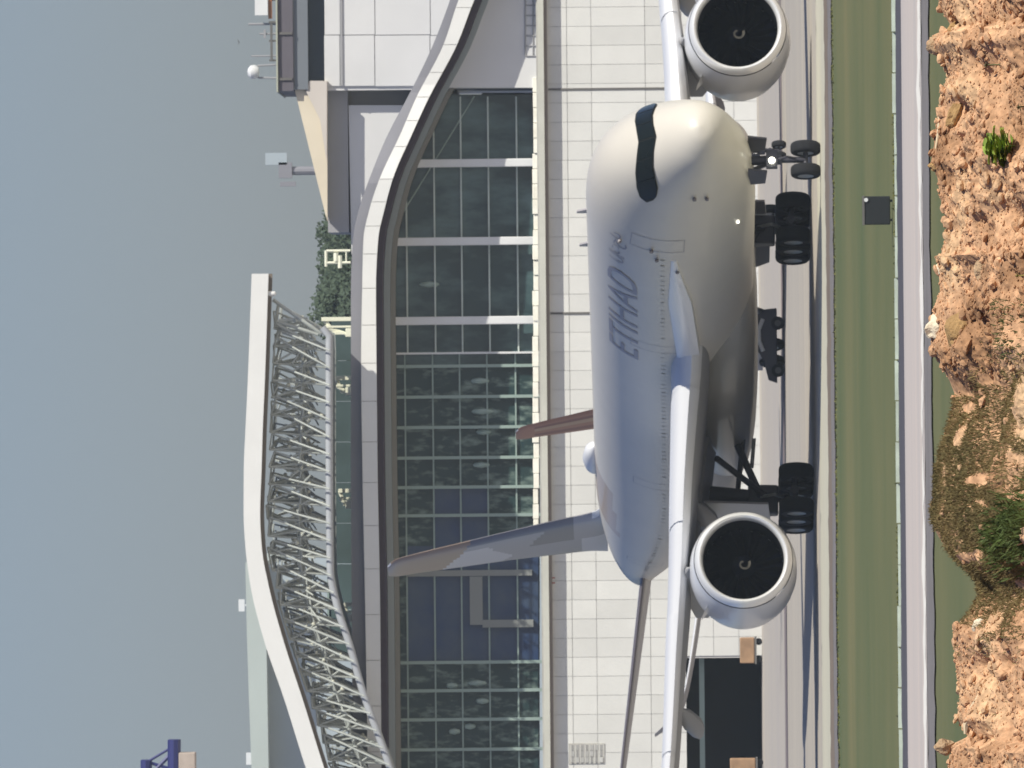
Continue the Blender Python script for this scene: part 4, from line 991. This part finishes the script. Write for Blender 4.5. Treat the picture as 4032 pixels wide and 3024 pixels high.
# individual rocks
def rock(px, py, size, m, label, seed, sq=(1,.8,.7), tilt=0, Y=None, amp=.35):
    Y = Y or (YR - max(0, (px - interp(RG, py) - 20))/235)
    p = at(px, py, Y)
    vs, fs = rock_mesh(seed, 3, sq, amp); b = MB()
    b.add([(v.x*size, v.y*size, v.z*size) for v in vs], fs)
    o = b.build('rock', m); o.location = p; o.rotation_euler = (0, tilt, 0); tag(o, label, 'rock', 'rocks on the soil ridge'); o['kind'] = 'thing' if False else o.get('kind', '') or 'object'
    del o['kind']; return o
rock(3700, 180, .062, ROCKT, 'rounded tan rock jutting up near the right end of the ridge', 3, sq=(.75,.8,1.0))
rock(3690, 655, .042, ROCKO, 'smooth ochre stone on the ridge crest right of the middle', 5, sq=(.7,.8,1))
rock(3712, 1272, .105, ROCKW, 'large bright cream rock slab standing on the ridge crest', 8, sq=(.9,.5,.55), tilt=.9)
rock(3800, 1300, .115, ROCKO, 'shaded brown rock lying just below the cream slab', 11, sq=(1.0,.7,.75), tilt=.5)
rock(3860, 2470, .05, ROCKW, 'pale pinkish stone on the left part of the ridge', 14, sq=(.9,.7,.8))
rock(3870, 2840, .07, ROCKT, 'flat tan rock beside the bleached stick', 17, sq=(.6,.7,1.1), tilt=.6)
rock(3720, 2940, .05, ROCKT, 'brown rock on the crest at the left end', 21, sq=(.8,.8,.9))
rock(3770, 110, .05, ROCKO, 'dark cracked rock in the notch at the right end', 23, sq=(.7,.7,.9))
rock(3760, 450, .06, ROCKO, 'broken brown rock under the thin pale sticks', 27, sq=(1.1,.7,.6), tilt=.4)
rock(3740, 820, .05, ROCKT, 'tan rock below the crest left of the leafy weed', 31)
rock(3870, 1060, .06, ROCKT, 'rounded tan lump midway down the slope', 33)
rock(3700, 1060, .03, ROCKW, 'small pale pebble on the crest right of the cream slab', 35)
def stick(pts, r, label):
    b = MB(); P = [at(px, py, YR-dyy*.38-.05) for px, py, dyy in pts]
    b.path(P, [r*.4]+[r]*(len(P)-2)+[r*.4], 7); o = b.build('stick', STICK, smooth=True); tag(o, label, 'stick', 'dry sticks on the ridge')
stick([(3855,2735,.9),(3830,2790,.8),(3805,2850,.6),(3800,2890,.6)], .018, 'bleached curved stick on the left part of the ridge')
stick([(3700,420,.1),(3696,520,.05),(3684,585,.05)], .010, 'thin pale stick lying along the crest right of the middle')
stick([(3770,420,.3),(3735,490,.2),(3715,560,.15)], .007, 'short pale twig crossing under the longer crest stick')
stick([(3880,255,.9),(3940,280,1.2),(3990,290,1.5)], .004, 'thin dark bent twig on the right part of the slope')
# vegetation on the ridge
def tuft_mass(name, m, label, region, n, hmin, hmax, wd):
    b = MB()
    for i in range(n):
        px, py = region(); Y = YR - max(0, px - interp(RG, py))/235 - R.uniform(0,.05)
        p = at(px, py, Y); zb = soil_z(p.x, Y); 
        p = Vector((p.x, Y, zb-.01)); h = R.uniform(hmin, hmax); lean = Vector((R.uniform(-.5,.5), R.uniform(-.4,.2), 1)).normalized()
        a = R.uniform(-.6,.6); side = Vector((math.cos(a), math.sin(a), 0))*wd*R.uniform(.5,1.3); bend = Vector((R.uniform(-.3,.3), R.uniform(-.3,.1), -.15))*h
        b.add([p-side, p+side, p+lean*h*.55+side*.7, p+lean*h*.55-side*.7, p+lean*h+bend], [(0,1,2,3),(3,2,4)])
    o = b.build(name, m, kind='stuff'); tag(o, label, 'grass')
def reg_dry():
    while True:
        py = R.uniform(1450, 2520) if R.random() < .3 else R.gauss(1980, 210); px = R.uniform(interp(RG, py)-4, 4060)
        if py < 1560 and px < 3830: continue
        if ((px-3950)/75)**2+((py-1840)/110)**2 < 1 and R.random() < .8: continue
        if noise.noise(Vector((px*.013, py*.013, 2))) < -.22: continue
        if R.random() < .75: return px, py
tuft_mass('dry_grass', DRYG, 'matted brown dry grass over the middle left of the ridge', reg_dry, 42000, .02, .05, .0026)
def reg_grn():
    py = R.gauss(2100, 60); px = min(4080, 4020+R.gauss(0, 42)); return px, py
tuft_mass('green_grass', GRNG, 'fresh green grass clump at the bottom of the ridge left of the middle', reg_grn, 1700, .05, .12, .005)
def reg_g2():
    return R.uniform(3940,4060), R.uniform(1180,1420)
tuft_mass('dark_grass', mat('olive_blades', (.06,.08,.02), .9), 'thin dark olive grass below the brown rock', reg_g2, 220, .03, .07, .003)
def weed(px, py, size, n, label, m=LEAFM, up=.6):
    Y = YR - max(0, (px+50 - interp(RG, py)))/235 - .05
    p = at(px, py, Y); g = thing('weed_plant', label, 'plant', (p.x, Y, p.z-size*.5))
    b = MB(); b.tube((0,0,-.05),(0,0,size*.8),.004,5); b.build('stem', m, g)
    for k in range(n):
        a = R.uniform(0,6.28); e = R.uniform(.1,1.2)*up; d = Vector((math.cos(a)*math.cos(e), math.sin(a)*math.cos(e), math.sin(e)))
        s = d.cross(Vector((0,0,1))).normalized(); L = size*R.uniform(.35,.62); wdt = L*.46; o0 = Vector((0,0,size*R.uniform(.2,.75))); up_ = s.cross(d)
        b = MB(); rows = []
        for i, (f, ww) in enumerate(((0,.12),(.2,.75),(.45,1.0),(.7,.75),(.9,.35),(1,.02))):
            c = o0+d*L*f - Vector((0,0,1))*L*.25*f*f; rows.append([c-s*wdt*ww+up_*.1*wdt, c-up_*.12*wdt, c+s*wdt*ww+up_*.1*wdt])
        vs = [v for r in rows for v in r]; b.add(vs, [(3*i+j,3*i+j+1,3*i+j+4,3*i+j+3) for i in range(5) for j in range(2)])
        b.build('leaf', m, g, smooth=True)
weed(3940, 575, .19, 60, 'bright green leafy weed on the right part of the soil slope')
weed(3885, 255, .035, 12, 'small grey green sprig near the right end of the slope', m=mat('grey_green_leaf', (.12,.12,.05), .8))
weed(4015, 420, .04, 12, 'dull olive sprig at the bottom edge right of the leafy weed', m=MATS['grey_green_leaf'])
weed(4005, 1085, .03, 10, 'tiny yellow green sprig low on the middle of the slope', m=mat('yellow_leaf', (.25,.22,.06), .8))

HZB = bpy.data.materials.new('pale_haze'); HZB.use_nodes = True; n = HZB.node_tree.nodes; n.remove(n['Principled BSDF'])
pv = n.new('ShaderNodeVolumePrincipled'); pv.inputs['Color'].default_value = (0.88, 0.97, 1.0, 1); pv.inputs['Density'].default_value = 0.00011; pv.inputs['Anisotropy'].default_value = 0.2
HZB.node_tree.links.new(pv.outputs[0], n['Material Output'].inputs['Volume'])
b = MB(); b.box(-620, 620, -60, 1250, -1.1, 62); hz = b.build('haze', HZB, kind='stuff'); tag(hz, 'thin pale haze softening the terminal and trees', 'haze')
